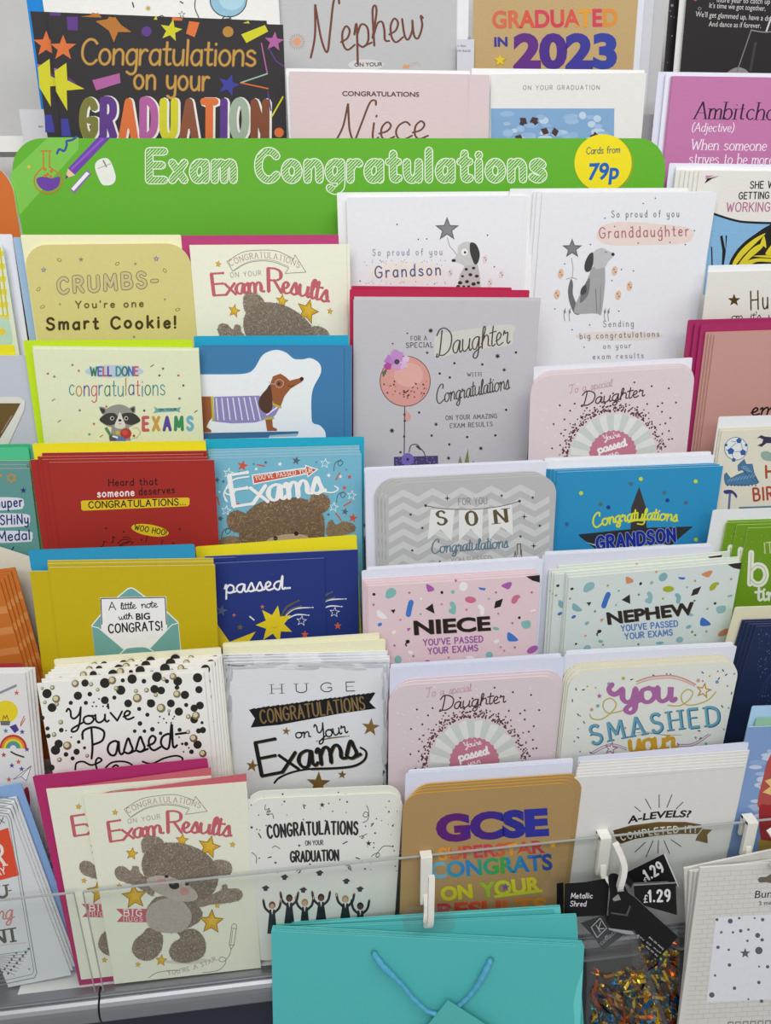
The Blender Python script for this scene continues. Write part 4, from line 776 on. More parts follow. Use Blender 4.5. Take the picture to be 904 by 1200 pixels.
c.line([(272, 380), (276, 465)], 2.5, '#77777A', 6); c.line([(290, 370), (288, 465)], 2.5, '#8A8A8C', 6)
for x in (160, 178, 305, 318): c.line([(x, 495), (x-2, 470), (x+3, 450)], 3, '#9A9A9C', 2, True); c.disc(x, 462, 4, '#88888C', 3, 7)
c.part(None); done(c)
spares(c, 'white granddaughter card edge behind the seated dog card', [(-6, 1), (-10, 1)], 'granddaughter cards', full=False)
envelope(c, 'R1', (598, 221), (807, 220), 'EDEEF6', 'white envelope behind the granddaughter card')
# ------------------------------------------------------------ R2
c = card('R2', (414.5, 351), (633.5, 352), 'C2C0C5', 'pearly grey daughter card with a pink balloon and flower', rel=21, kind='linen', edge='F0EFF2')
c.v(390, 215, 3.48); AU = '*5E4E34'; B4 = '#4A4238'
c.poly([(425, 620), (520, 600), (730, 575), (735, 620), (720, 660), (560, 680), (430, 710), (415, 670)], '#CFCDC6', 1, True)
c.text('FOR A', 320, 640, 384, 638, 17, '#55504C', w=2.6, serif=True, sp=4); c.text('SPECIAL', 300, 669, 410, 667, 19, '#55504C', w=3, serif=True, sp=3.6)
c.text('Daughter', 430, 705, 722, 652, 105, B4, 'script', w=5.5, slant=.25, contrast=.2); c.text('WITH', 550, 787, 606, 785, 15, '#55504C', w=2.4, serif=True, sp=4)
c.text('Congratulations', 425, 898, 722, 838, 74, B4, 'script', w=4.8, slant=.3, contrast=.2)
c.text('ON YOUR AMAZING', 462, 964, 670, 956, 17, '#55504C', w=2.6, serif=True, sp=3.6); c.text('EXAM RESULTS', 480, 996, 652, 989, 17, '#55504C', w=2.6, serif=True, sp=3.6)
for x, y, r in ((400, 600, 12), (673, 704, 12), (700, 760, 9), (422, 982, 9), (242, 1008, 12), (605, 1080, 10), (473, 1120, 9), (386, 690, 7), (305, 611, 5), (245, 653, 5)): c.star(x, y, r, '*54462E', 2, 8, .45)
for x, y in ((748, 689), (497, 733), (611, 738), (437, 775), (478, 791), (708, 923), (353, 934), (404, 1028), (549, 1034), (664, 1027), (476, 1064), (277, 1096)): c.disc(x, y, 5, '#3A332C', 2)
c.part('balloon_picture'); c.disc(296, 806, 104, '#5A4A3C', 2, n=40); c.disc(296, 806, 101, '#D69A92', 3, n=40); c.disc(310, 780, 60, '#DFAAA2', 4, 50, n=24)
rnd = random.Random(8)
for i in range(46):
    a = rnd.uniform(0, math.pi); r = rnd.uniform(40, 96); c.disc(296+r*math.cos(a), 806+r*math.sin(a)*.95, rnd.choice([2, 3, 4]), '#6A3A34', 5, n=7)
c.line([(294, 910), (293, 1010), (292, 1120)], 4, '#4A4038', 2); c.dots([(293, 942), (294, 968), (292, 1032)], 5, '#4A4038', 3); c.poly([(300, 925), (320, 950), (308, 970), (297, 962)], '#D6A098', 2, True)
for x, y, r, q in ((262, 705, 30, '#C08AC8'), (235, 722, 26, '#B87EC0'), (285, 735, 24, '#D8B4DA'), (262, 745, 22, '#C79ACC'), (300, 715, 16, '#DCC0DE'), (225, 745, 18, '#B04A9C'), (250, 690, 14, '#C890CE')): c.star(x, y, r, q, 6, 5, .75, rot=x*.1)
c.disc(262, 727, 11, '#4A4450', 7); c.poly([(205, 790), (202, 770), (215, 758), (222, 762), (215, 780)], '#5E6A58', 6)
c.part('gift_picture'); c.poly([(250, 1115), (430, 1110), (432, 1260), (250, 1260)], '#4B4270', 2); rnd = random.Random(1); [c.disc(rnd.uniform(256, 425), rnd.uniform(1118, 1160), 2.5, '#8A80B0', 3, n=6) for i in range(40)]
c.disc(306, 1125, 26, '#7A6AB8', 4); c.star(306, 1125, 9, '#2E2850', 5); c.line([(312, 1095), (320, 1068), (345, 1065), (358, 1085), (340, 1070), (355, 1078), (372, 1095), (378, 1115)], 3.5, '#3E342C', 4, True)
for P in ([(510, 1150), (520, 1110), (532, 1150)], [(535, 1150), (552, 1080), (558, 1150)], [(556, 1150), (578, 1128), (570, 1150)]): c.poly(P, '#7C8450', 2)
c.part(None); done(c)
spares(c, 'pearly grey card edge in the balloon daughter stack', [(1, 3)], 'balloon daughter cards', full=False)
envelope(c, 'R2', (410, 339), (621, 340), 'B8234E', 'front crimson envelope behind the balloon daughter card')
envelope(c, 'R2', (412, 335), (600, 337), 'B8234E', 'rear crimson envelope behind the balloon daughter card')
def rosette_card(c):
    RO = '#C07A8E'
    c.part(None); rnd = random.Random(12)
    for i in range(60): x, y = rnd.uniform(90, 790), rnd.uniform(240, 680); c.line([(x, y), (x+9, y+7)], 3, '#EAE2E4', 1)
    for i in range(330):
        a = rnd.uniform(-.2, math.pi+.2); r = 208+abs(rnd.gauss(0, 22)); x, y = 438+r*math.cos(a), 592-r*math.sin(a)*1.02
        if y < 690: c.disc(x, y, rnd.choice([3.2, 3.8, 4.6]), '#5A322C', 2, n=7)
    for x, y in ((527, 248), (608, 268), (688, 280), (375, 293), (430, 296), (184, 344), (253, 338), (233, 370), (158, 430), (208, 410), (195, 475), (155, 542), (178, 605), (724, 347), (660, 348), (640, 362), (660, 388), (678, 442), (700, 418), (712, 515), (590, 350), (696, 478), (682, 550), (310, 360)): c.disc(x, y, 4.6, '#4A2A26', 2, n=8)
    c.part('rosette_print'); n = 22
    P = []
    for i in range(n+1):
        a = math.pi*(i/n*1.3-.15); r = 196 if i % 2 else 206; P.append((438+r*math.cos(a), 592-r*math.sin(a)))
    for i in range(n):
        c.poly([(438, 592), P[i], P[i+1]], '#C6CFC8' if (i//1) % 2 else '#DCDFDA', 3)
    P = []
    for i in range(60): a = i*math.pi/30; r = 113 if i % 2 else 107; P.append((438+r*math.cos(a), 578-r*math.sin(a)))
    c.poly(P, RO, 4)
    c.text("You're", 395, 514, 470, 496, 26, '#F2E6E8', 'script', w=3.6, part='rosette_print', L=6); c.text('passed', 372, 572, 502, 538, 42, '#F8F2F2', 'script', w=8, part='rosette_print', L=6); c.text('your', 412, 590, 465, 578, 22, '#F2E6E8', 'script', w=3.4, part='rosette_print', L=6); c.text('exams', 385, 640, 505, 615, 42, '#F8F2F2', 'script', w=8, part='rosette_print', L=6)
    c.part(None); c.text('To a special', 228, 290, 425, 262, 40, '#C29AA2', 'script', w=3, slant=.1); c.text('Daughter', 290, 350, 575, 312, 62, '#4A2E2A', 'script', w=5.5, slant=.15)
RS = [(285, 345), (575, 310), (437, 590)]
c = card('R2', (622.5, 441), (815.5, 430), 'D9CBCF', 'pink daughter rosette card below the white seated dog card', rnd=24, edge='F0E6E8', rel=20, lift=.002)
c.aff(RS, [(610+221/3.075, 215+798/3.075), (610+447/3.075, 215+764/3.075), (610+332/3.075, 215+985/3.075)]); rosette_card(c); done(c)
spares(c, 'pink rosette daughter card in the stack below the seated dog', [(1, 3), (2, 5)], 'upper pink rosette cards', full=False)
envelope(c, 'R2', (626, 430), (812, 419), 'E4E5F2', 'white envelope behind the upper pink rosette card')
# ------------------------------------------------------------ R3
c = card('R3', (451.5, 567), (653.5, 556.5), 'B4B5B5', 'grey zigzag card for a son with bunting letters', rnd=24, edge='CFCFCE', lift=.007, rel=19)
c.v(410, 520, 3.616)
for r_ in range(8):
    y0 = 175+r_*55; W_ = 62; x = 165
    P1 = []; i = 0
    xs = [165+W_*i for i in range(12)]
    for a in range(11):
        x0_, x1_ = xs[a], xs[a+1]; s0, s1 = (0, -34) if a % 2 == 0 else (-34, 0)
        if x1_ > 868: x1_ = 868
        if x0_ >= 868: continue
        ya = y0+s0-(x0_-165)*.045; yb = y0+s1-(x1_-165)*.045
        if min(ya, yb) < 168 and (x0_ < 215 or x1_ > 800): continue
        if min(ya, yb) < 150: continue
        c.poly([(x0_, ya), (x1_, yb), (x1_, yb+28), (x0_, ya+28)], '#C8C9C9', 1)
c.text('FOR YOU', 462, 260, 582, 254, 28, '#8C8C88', w=3.4, sp=3)
c.line([(322, 262), (400, 275), (520, 278), (640, 265), (720, 243)], 3, '#5A5148', 3, True); c.disc(322, 262, 6, '#4A4038', 4); c.disc(720, 243, 6, '#4A4038', 4)
c.part('bunting_print')
for P in ([(343, 278), (445, 280), (432, 412), (385, 362), (330, 408)], [(463, 280), (565, 276), (560, 410), (513, 360), (463, 412)], [(585, 272), (688, 258), (692, 388), (642, 352), (592, 406)]): c.poly(P, '#DEDFDE', 3)
for st, x0, x1, y in (('S', 376, 410, 345), ('O', 500, 540, 347), ('N', 621, 666, 338)): c.text(st, x0, y, x1, y-5, 58, '#5E5038', w=17, contrast=.6, serif=st == 'N', L=5, part='bunting_print')
c.part(None); c.text('Congratulations', 348, 465, 672, 440, 58, '#5E7686', 'script', w=6.5, contrast=.35, slant=.1); c.text('YOU PASSED', 430, 507, 602, 497, 24, '#9A9A94', w=2.8)
for x, y in ((258, 300), (308, 357), (265, 452), (382, 500), (644, 220), (776, 228), (806, 347), (724, 393)): c.disc(x, y, 5, '#4A443C', 3)
for x, y in ((414, 231), (740, 309), (780, 433)): c.star(x, y, 14, '*54462E', 3, 4, .25)
c.line([(712, 470), (710, 425), (725, 425), (724, 470)], 4, '#6A5F4C', 3); c.line([(695, 490), (702, 455), (708, 490)], 4, '#6A5F4C', 3); c.line([(680, 487), (740, 482)], 4, '#8A7440', 3); c.line([(730, 490), (728, 450)], 4, '#6A5F4C', 3)
done(c)
spares(c, 'grey zigzag card in the son stack', [(-4, 3), (-8, 5), (-12, 5)], 'grey zigzag son cards', t0=.0013)
envelope(c, 'R3', (428, 551), (641, 542), 'DADCEA', 'front white envelope behind the grey zigzag son stack')
envelope(c, 'R3', (427, 548), (637, 539), 'E3E4F0', 'rear white envelope behind the grey zigzag son stack')
c = card('R3', (654, 553.5), (848, 546), '2A8DBE', 'bright blue grandson card with a grey foil star', edge='CFE0EA', lift=-.002, inside='2A8DBE')
c.v(620, 510, 3.183)
c.part('star_print').poly([(412, 192), (436, 265), (440, 345), (614, 340), (560, 385), (530, 412), (250, 425), (190, 378), (185, 370), (380, 350), (382, 270)], '*55504E', 2)
c.poly([(196, 380), (300, 372), (560, 385), (535, 412), (255, 428)], '#C9D3DE', 2.5) if False else None
c.poly([(210, 398), (300, 432), (530, 413), (500, 405), (300, 420)], '#C4CEDA', 3)
c.part(None); c.text('Congratulations', 243, 345, 553, 322, 50, '#D9DC3C', 'script', w=6.5, arc=16, slant=.1, L=5); c.line([(370, 325), (400, 318), (430, 320), (425, 332), (405, 330)], 5, '#D9DC3C', 5, True)
c.text('GRANDSON', 256, 426, 545, 394, 46, '#9AA8C8', w=15, sp=3.4, slant=.06, L=5); c.text('GRANDSON', 256, 426, 545, 394, 46, '#1B2C92', w=11, sp=3.4, slant=.06, L=6)
for x, y, q in ((195, 216, '#C6D43A'), (418, 163, '#C6D43A'), (623, 172, '#C6D43A'), (624, 389, '#C6D43A'), (297, 269, '#1C3C94'), (517, 243, '#1C3C94'), (142, 332, '#3A5C9C'), (268, 257, '#4E6A7E'), (381, 181, '#4E6A7E'), (506, 215, '#4E6A7E'), (587, 252, '#4E6A7E')): c.disc(x, y, 7.5, q, 3)
done(c)
spares(c, 'bright blue card in the grandson star stack', [(-4, 2), (-8, 3), (-13, 3)], 'blue grandson cards', full=False)
envelope(c, 'R3', (636, 541), (838, 533), 'E6E8F4', 'front white envelope behind the blue grandson stack')
envelope(c, 'R3', (639, 537), (834, 529), 'E6E8F4', 'rear white envelope behind the blue grandson stack')
# ------------------------------------------------------------ R4
def terrazzo(c, P):
    c.part('colour_chip_print')
    def blob(x, y, rx, ry, rot, q): c.disc(x, y, rx, q, 2, ry, rot, n=14)
    def kid(x, y, s, rot, q):
        c.line([(x-s*math.sin(rot)*.9+s*.25, y-s*math.cos(rot)*.9), (x-s*.15, y), (x+s*math.sin(rot)*.2-s*.35, y+s*.85)], s*.75, q, 2, True)
    teal, pur, blu, blk, wht, pnk, d = P
    blob(175, 632, 24, 20, -.6, teal); blob(165, 645, 14, 12, 0, teal); c.poly([(325, 595), (350, 605), (358, 620), (335, 628), (328, 618)], pur, 2, True); blob(482, 605, 18, 20, .3, wht); c.poly([(545, 608), (578, 612), (572, 622), (552, 618)], blu, 2)
    c.poly([(643, 600), (675, 586), (688, 592), (675, 616), (655, 610)], pur, 2, True); blob(437, 628, 8, 8, 0, teal); blob(391, 630, 6, 7, 0, blk); blob(103, 638, 7, 6, 0, blk); c.poly([(747, 562), (806, 556), (806, 588), (775, 580)], blk, 2)
    blob(512, 661, 24, 14, .1, pnk); blob(700, 660, 13, 20, .5, pnk); blob(712, 648, 12, 8, 0, pnk); c.poly([(618, 668), (650, 656), (640, 690), (612, 698)], blk, 2); c.poly([(320, 700), (352, 676), (360, 720)], blk, 2); kid(258, 698, 30, .2, blu); kid(445, 692, 26, .9, teal); blob(430, 708, 10, 11, 0, teal); kid(565, 700, 24, 1.1, wht); c.poly([(173, 704), (194, 702), (187, 720)], blk, 2)
    c.poly([(116, 705), (133, 712), (160, 738), (138, 742), (118, 730)], wht, 2, True); blob(128, 766, 10, 7, -.5, blu); c.poly([(728, 755), (763, 750), (765, 778), (738, 782)], teal, 2, True); blob(719, 737, 6, 6, 0, blk); c.poly([(673, 798), (715, 832), (672, 835)], blu, 2, True); c.poly([(242, 782), (260, 780), (248, 797)], pur, 2); blob(188, 798, 10, 7, -.6, wht); c.line([(252, 838), (238, 848), (240, 856)], 6, blk, 2, True); blob(246, 838, 9, 8, 0, blk)
    blob(775, 872, 26, 14, -.5, pur); blob(205, 915, 16, 18, 0, teal); blob(258, 884, 11, 7, .3, wht); blob(592, 895, 16, 14, .3, teal); blob(510, 905, 17, 7, 0, wht); blob(620, 783, 14, 7, .2, teal); blob(330, 922, 11, 6, 0, pur); blob(622, 838, 12, 8, -.4, wht); c.line([(770, 708), (785, 705)], 8, wht, 2)
    for x, y, q in ((253, 631, d[0]), (101, 682, d[0]), (215, 746, d[1]), (300, 722, teal), (390, 680, d[1]), (495, 703, pnk), (590, 657, teal), (620, 630, d[0]), (772, 630, d[0]), (630, 720, d[1]), (690, 760, d[0]), (655, 877, d[1]), (700, 863, d[0]), (190, 855, pur), (420, 906, d[1]), (302, 657, wht), (155, 890, blk), (270, 900, d[0]), (450, 580, pur), (640, 862, d[1])): blob(x, y, 5, 5, 0, q)
    c.part(None)
c = card('R4', (431, 687), (633.5, 674.5), 'DEC6CC', 'pink card with scattered colour chips lettered Niece', kind='linen', edge='F3E6E6', lift=.006, inside='E6CDD2')
c.v(410, 520, 3.616); TZ = lambda: terrazzo(c, ('#7FB5B2', '#A65CA6', '#3F78C4', '#231F20', '#E9E6E6', '#C86E88', ('#B06A80', '#C08A94'))); TZ()
c.text('NIECE', 276, 812, 600, 792, 64, '*7A5C34', 'sans', weight=.035, L=3); c.text('NIECE', 273, 810, 597, 790, 64, '#241C1A', 'sans', weight=.03, L=5)
c.text("YOU'VE PASSED", 314, 855, 565, 839, 25, '#9A5A9C', w=5.4, sp=3); c.text('YOUR EXAMS', 334, 891, 543, 877, 25, '#9A5A9C', w=5.4, sp=3)
done(c)
spares(c, 'pink colour chip card in the niece stack', [(-2, 3), (-4, 5), (-6, 7)], 'pink niece cards', full=False)
envelope(c, 'R4', (424, 669), (637, 655), 'DCDFEE', 'front white envelope behind the pink niece stack')
envelope(c, 'R4', (430, 665), (632, 652), 'E4E6F2', 'rear white envelope behind the pink niece stack')
c = card('R4', (667, 677), (869, 659), 'D3DDDA', 'pale mint card with scattered colour chips lettered Nephew', kind='linen', edge='EEF0DC', lift=.004, rel=24, inside='E9ECD2')
c.aff([(278, 810), (778, 570), (775, 872)], [(620+295/3.183, 510+707/3.183), (620+768/3.183, 510+487/3.183), (620+728/3.183, 510+736/3.183)])
terrazzo(c, ('#8DB7BE', '#D08C66', '#3F6FC0', '#332E2A', '#7FAFB6', '#A3AE2E', ('#B58A6A', '#6A8A3A')))
c.v(620, 510, 3.183)
c.text('NEPHEW', 297, 708, 622, 668, 48, '*6A5232', 'sans', weight=.035, L=3); c.text('NEPHEW', 294, 706, 619, 666, 48, '#2E2824', 'sans', weight=.03, L=5)
c.text("YOU'VE PASSED", 346, 731, 556, 712, 21, '#5A7FC0', w=4.6, sp=3); c.text('YOUR EXAMS', 360, 761, 536, 745, 21, '#5A7FC0', w=4.6, sp=3)
done(c)
spares(c, 'pale mint colour chip card in the nephew stack', [(-2, 3), (-3, 6), (-16, 3), (-19, 5), (-22, 8), (-10, 11)], 'mint nephew cards', full=lambda a, b: a < -12)
envelope(c, 'R4', (636, 651), (838, 640), 'DADDEC', 'front white envelope behind the mint nephew stack')
envelope(c, 'R4', (639, 647), (834, 637), 'E6E8F4', 'rear white envelope behind the mint nephew stack')
# ------------------------------------------------------------ R5
c = card('R5', (456, 804), (657, 791), 'D6C8CE', 'pink daughter rosette card below the pink niece card', rnd=24, edge='EFDFE3', lift=.006, kind='linen')
c.v(440, 740, 3.767); rosette_card(c); done(c)
spares(c, 'pink rosette daughter card in the stack below the niece card', [(3, 3), (5, 6)], 'lower pink rosette cards', full=False)
envelope(c, 'R5', (457, 783), (662, 770), 'D5D9EC', 'front white envelope behind the lower pink rosette stack')
envelope(c, 'R5', (458, 779), (658, 766), 'DFE2F0', 'rear white envelope behind the lower pink rosette stack')
c = card('R5', (668.5, 787), (868.5, 774.5), 'DEE2DA', 'white rounded card lettered You Smashed with coloured sprinkles', rnd=24, edge='E9DDB0', lift=.004, rel=22, inside='D59A22')
c.v(660, 780, 4.305); rnd = random.Random(6)
for i in range(210):
    x, y = rnd.uniform(45, 880), rnd.uniform(15, 470)
    if (125 < x < 800 and 60 < y < 430 and rnd.random() < .93) or y < 95-x*.11 or x > 872-y*.125: continue
    q = rnd.random()
    if q < .6: a = rnd.uniform(0, 3); c.line([(x, y), (x+10*math.cos(a), y+10*math.sin(a))], 5.5, '#33353A', 2)
    else: c.disc(x, y, 5, rnd.choice(['#6FA0B4', '#C99A88', '#B4A850', '#A87AA8']), 2, n=8)
for x, y, q in ((305, 64, '#B9B04A'), (232, 92, '#7AAAB8'), (683, 75, '#C99A88'), (778, 82, '#6F9AB4'), (145, 222, '#C99A88'), (176, 203, '#7AAAB8')): c.disc(x, y, 9, q, 3)
c.line([(372, 92), (440, 70), (540, 62), (610, 78), (664, 103)], 7, '#D9A9A0', 2, True); c.line([(372, 80), (440, 58), (540, 50), (610, 66), (668, 95)], 7, '#C78E86', 2, True)
c.text('you', 300, 190, 565, 178, 150, '#A8679F', 'script', w=31, contrast=.35, L=4); c.line([(248, 96), (232, 118), (245, 140), (270, 142), (300, 118)], 26, '#A8679F', 4, True)
c.text('SMASHED', 152, 398, 792, 300, 92, '#2E6488', w=17, serif=True, L=4, sp=4.5, arc=12); c.text('SMASHED', 149, 396, 788, 297, 92, '#67A3B8', w=12, serif=True, L=6, sp=4.5, arc=12)
c.text('your', 340, 440, 575, 420, 130, '#C99B2E', 'script', w=22, contrast=.3, L=4)
for x, y, r, q, k in ((710, 126, 44, '#BF8A2C', 27), (243, 418, 38, '#A8679F', 24)): c.part('star_print#%d' % x).star(x, y, r, q, 3, rot=.2); c.star(x, y, k, '#DEE2DA', 4, rot=.2)
c.part(None); c.star(184, 153, 15, '#A8679F', 3); c.star(670, 363, 9, '#A8679F', 3); c.star(722, 394, 11, '#67A3B8', 3)
for P in ([(135, 245), (150, 268), (200, 268), (255, 225), (268, 190), (240, 165), (208, 180), (205, 215), (235, 240), (310, 225)], [(530, 200), (590, 202), (640, 170), (655, 135), (630, 120), (600, 145), (605, 185), (650, 200), (730, 175), (772, 133)]): c.line(P, 6, '#BBA850', 2, True)
for P in ([(365, 340), (420, 335), (500, 348), (600, 350)], [(380, 350), (440, 342), (520, 352)]): c.line(P, 2.5, '#7A8A8A', 2, True)
for P in ([(580, 408), (660, 402), (745, 348)], [(580, 398), (655, 392), (735, 345)], [(320, 425), (240, 405), (150, 445)], [(320, 415), (235, 395), (140, 440)]): c.line(P, 4, '#A87AA8', 2, True)
c.part(None); done(c)
spares(c, 'white sprinkle card in the You Smashed stack', [(-2, 4), (-4, 6), (-6, 6)], 'sprinkle cards')
envelope(c, 'R5', (662, 767), (864, 757), 'DDE0EE', 'front white envelope behind the You Smashed stack')
envelope(c, 'R5', (664, 763), (860, 753), 'E6E8F4', 'rear white envelope behind the You Smashed stack')
# ------------------------------------------------------------ R6
c = card('R6', (473, 931), (677, 916.5), 'A98A5C', 'brown kraft card with rainbow letters GCSE Superstar', rnd=22, kind='kraft', edge='D9A83E', lift=.004, inside='D2A03A')
c.v(460, 880, 3.75)
c.text('GCSE', 195, 402, 690, 372, 128, '#000', 'sans', weight=.06, cols=['#5B1A70', '#452080', '#2C2A8E', '#2E3096'], L=4)
c.text('SUPERSTAR', 204, 482, 672, 448, 60, '#000', 'sans', weight=.03, cols=['#E0912A', '#D2582E', '#C8463A', '#C23A48', '#C8403E', '#CC5A2E', '#DE9428', '#C8463A', '#B83440'], L=4)
c.star(706, 412, 17, '#E2A52A', 4)
c.text('CONGRATS', 172, 562, 706, 522, 76, '#000', 'sans', weight=.035, cols=['#6BAEC8', '#2F92B8', '#2A80BE', '#2A9A7E', '#3FA046', '#2C86AC', '#2F74B4', '#2C4A96'], L=4)
c.text('ON', 215, 660, 355, 646, 66, '#CCC62C', 'sans', weight=.05, L=4); c.text('YOUR', 388, 646, 655, 616, 70, '#000', 'sans', weight=.04, cols=['#98BE34', '#C4CC30', '#D2CE2E', '#D6C62C'], L=4)
c.line([(448, 640), (660, 613)], 12, '#C6CC30', 4, caps=False); c.star(498, 598, 20, '#7A5A96', 6)
c.text('RESULTS', 200, 735, 680, 708, 68, '#000', 'sans', weight=.04, cols=['#B83440', '#C8463A', '#CC4A36', '#D2582E', '#D66A2E', '#DC802A', '#E0902A'], L=4)
done(c)
spares(c, 'kraft card in the rainbow GCSE stack', [(4, 3), (8, 6), (11, 8)], 'kraft GCSE cards', full=False)
envelope(c, 'R6', (475.5, 907), (672, 893), 'D8DCF0', 'front white envelope behind the kraft GCSE stack')
envelope(c, 'R6', (479, 903), (672, 889), 'E3E6F4', 'rear white envelope behind the kraft GCSE stack')
c = card('R6', (674, 911), (874, 897), 'DBDAD8', 'white card reading A-Levels? Completed It! in gold and black', kind='linen', edge='EDEBE6', lift=.001)
c.v(640, 740, 3.424)
c.line([(290, 588), (795, 545)], 2, '#C9C8C6', 1); c.text('A-LEVELS?', 328, 772, 578, 746, 30, '#1E1C1C', 'sans', weight=.03, arc=9, slant=.2)
for P in ([(357, 703), (380, 722)], [(400, 672), (422, 712)], [(455, 655), (455, 706)], [(506, 655), (486, 706)], [(550, 685), (523, 712)], [(400, 845), (358, 885)], [(430, 840), (402, 905)], [(452, 838), (450, 890)], [(474, 838), (496, 890)], [(502, 835), (542, 862)]): c.line(P, 3.4, '#3A3A3C', 2)
c.part('ribbon_print').poly([(270, 798), (340, 778), (450, 764), (560, 764), (622, 774), (628, 790), (612, 812), (540, 812), (450, 818), (360, 832), (300, 852), (282, 835)], '*8A6E42', 2)
c.poly([(628, 792), (668, 795), (648, 815), (650, 850), (600, 838), (612, 812)], '*A5864E', 3); c.line([(612, 812), (628, 790)], 3, '#F0EAE0', 4)
c.text('COMPLETED IT!', 304, 838, 600, 806, 25, '#EFE9DC', w=4.6, arc=10, sp=4.2, part='ribbon_print', L=5); c.part(None); c.star(297, 862, 8, '#4A3A2A', 2)
done(c)
spares(c, 'white card in the A-Levels stack', [(2, 3), (3, 6), (4, 9), (6, 12), (8, 15)], 'white A-Levels cards', full=False)
envelope(c, 'R6', (678, 888), (878, 870), 'DADDEE', 'white envelope behind the white A-Levels stack')
# ------------------------------------------------------------ rows above the header
c = card('U0', (35, -97), (321, -92), 'E6E5E1', 'white card with a blue balloon outline at the very top', edge='EFEFEC', kind='linen')
c.v(0, 0, 2.659).part('balloon_picture'); c.disc(712, 0, 56, '#8DB9CF', 1, 52, n=30); c.disc(722, -6, 40, '#A9CDDC', 2, 38, n=24)
for i in range(36):
    a = i*math.pi/18; c.line([(712+57*math.cos(a), 53*math.sin(a)), (712+57*math.cos(a+.18), 53*math.sin(a+.18))], 3, '#27303E', 3, caps=False)
c.line([(700, 50), (692, 60), (720, 58), (712, 50)], 3, '#27303E', 3); c.line([(610, -10), (608, 25), (620, 55)], 3, '#27303E', 3, True)
c.part(None); c.star(462, 26, 11, '#B9A050', 2, 8, .4); c.line([(413, 8), (417, 22)], 4, '#27303E', 2); c.line([(562, 5), (570, 10)], 4, '#27303E', 2)
c.star(567, 45, 12, '#4A4A52', 2); c.star(567, 45, 8, '#E6E5E1', 3); c.line([(495, 52), (505, 48), (513, 54)], 3, '#27303E', 2)
done(c)
envelope(c, 'U0', (17, -102), (300, -89), '0E80D0', 'vivid blue envelope edge behind the black graduation cards')
c = card('U0', (312, -98), (537, -92), 'BDBDBF', 'silver grey nephew card with copper handwriting', kind='linen', edge='EDEDF0', lift=-.003)
c.v(320, 0, 2.659); CO = '*6A3A26'
c.text('Nephew', 128, 172, 470, 118, 150, '#6E3F2E', 'script', w=7, slant=.1, contrast=.2); c.disc(290, 202, 56, '#D3D1CF', 1, 17, n=24)
c.text('ON YOUR', 254, 208, 342, 206, 13, '#4A3A36', 'sans', weight=.02)
c.disc(75, 130, 13, '#D89A74', 2); [c.line([(75+16*math.cos(a), 130+16*math.sin(a)), (75+25*math.cos(a), 130+25*math.sin(a))], 1.8, '#A8846E', 2) for a in [i*math.pi/10 for i in range(20)]]
c.poly([(403, 212), (410, 200), (420, 204), (428, 198), (424, 214)], '#D89A74', 2); [c.disc(430+i*4, 205-(i*7) % 12, 1.5, '#A8846E', 2, n=6) for i in range(8)]
done(c)
envelope(c, 'U0', (330, -104), (551, -99), 'E2E3EA', 'white envelope edge right of the silver nephew card')
c = card('U0', (556, -95), (755, -92), 'BCA172', 'brown kraft card lettered Graduated in 2023', kind='kraft', edge='E6E0D6')
c.v(600, 0, 2.974)
c.text('GRADUATED', -68, 100, 370, 92, 66, '#000', 'sans', weight=.035, cols=['#CC6A4A', '#D0694A', '#D0583E', '#CC4258', '#C83E52', '#D0554A', '#DB9A30', '#C9405A', '#D68A3A'], L=3)
c.v(320, 0, 2.659); c.text('IN', 690, 146, 732, 145, 32, '#3A3A92', 'sans', weight=.045, L=3); c.star(709, 190, 22, '#B99A1E', 3); c.star(708, 187, 18, '#E2C42A', 4)
c.v(600, 0, 2.974); c.text('2023', 5, 240, 367, 240, 130, '#000', 'sans', weight=.05, cols=['#5E2A80', '#4A2A88', '#3A3594', '#33409C'], L=4)
done(c)
e = envelope(c, 'U0', (560, -100), (763, -97), 'DADBE6', 'front white envelope right of the kraft 2023 card')
envelope(c, 'U0', (566, -103), (775, -100), 'C9CAD2', 'middle white envelope right of the kraft 2023 card'); envelope(c, 'U0', (575, -106), (790, -103), 'BDBDC0', 'rear pale grey envelope right of the kraft 2023 card')
c = card('U0', (813, -94), (1007, -92), '262224', 'black card with white verse and a champagne glass', kind='gloss', edge='DCDBD8', lift=.004)
c.v(600, 0, 2.974); WV = '#CFCDCC'
c.text('more year to catch up', 715, 8, 900, 14, 19, WV, 'sans', slant=.1); c.text("It's time we got together,", 688, 27, 884, 38, 19, WV, 'sans', slant=.1); c.text("We'll get glammed up, have a drin", 640, 58, 912, 74, 20, WV, 'sans', slant=.1); c.text('And dance as if forever.', 686, 92, 868, 98, 19, WV, 'sans', slant=.1)
c.line([(632, -8), (640, 2), (648, -6)], 4, '#B0486A', 2, True); c.disc(655, 30, 6, '#8A8488', 2); c.disc(655, 30, 4, '#262224', 3)
c.part('glass_picture'); c.line([(835, 105), (785, 250)], 4, '#77757A', 2); c.line([(835, 105), (880, 112), (930, 108)], 4, '#8A888C', 2, True); c.line([(905, 60), (888, 108)], 6, '#C9C7C8', 2); c.poly([(760, 246), (790, 234), (820, 246), (820, 262), (750, 262)], '#8A888A', 2, True); c.line([(850, 150), (832, 245)], 9, '#3E3A3E', 2)
c.part(None); done(c)
envelope(c, 'U0', (805, -96), (996, -94), 'DCDBD9', 'white inner envelope left of the black champagne card', back=.003)
c2 = card('U0', (793, -97), (980, -95), '2E2A2E', 'second black champagne card showing as a dark strip', kind='gloss', back=.007, edge='DCDBD8')
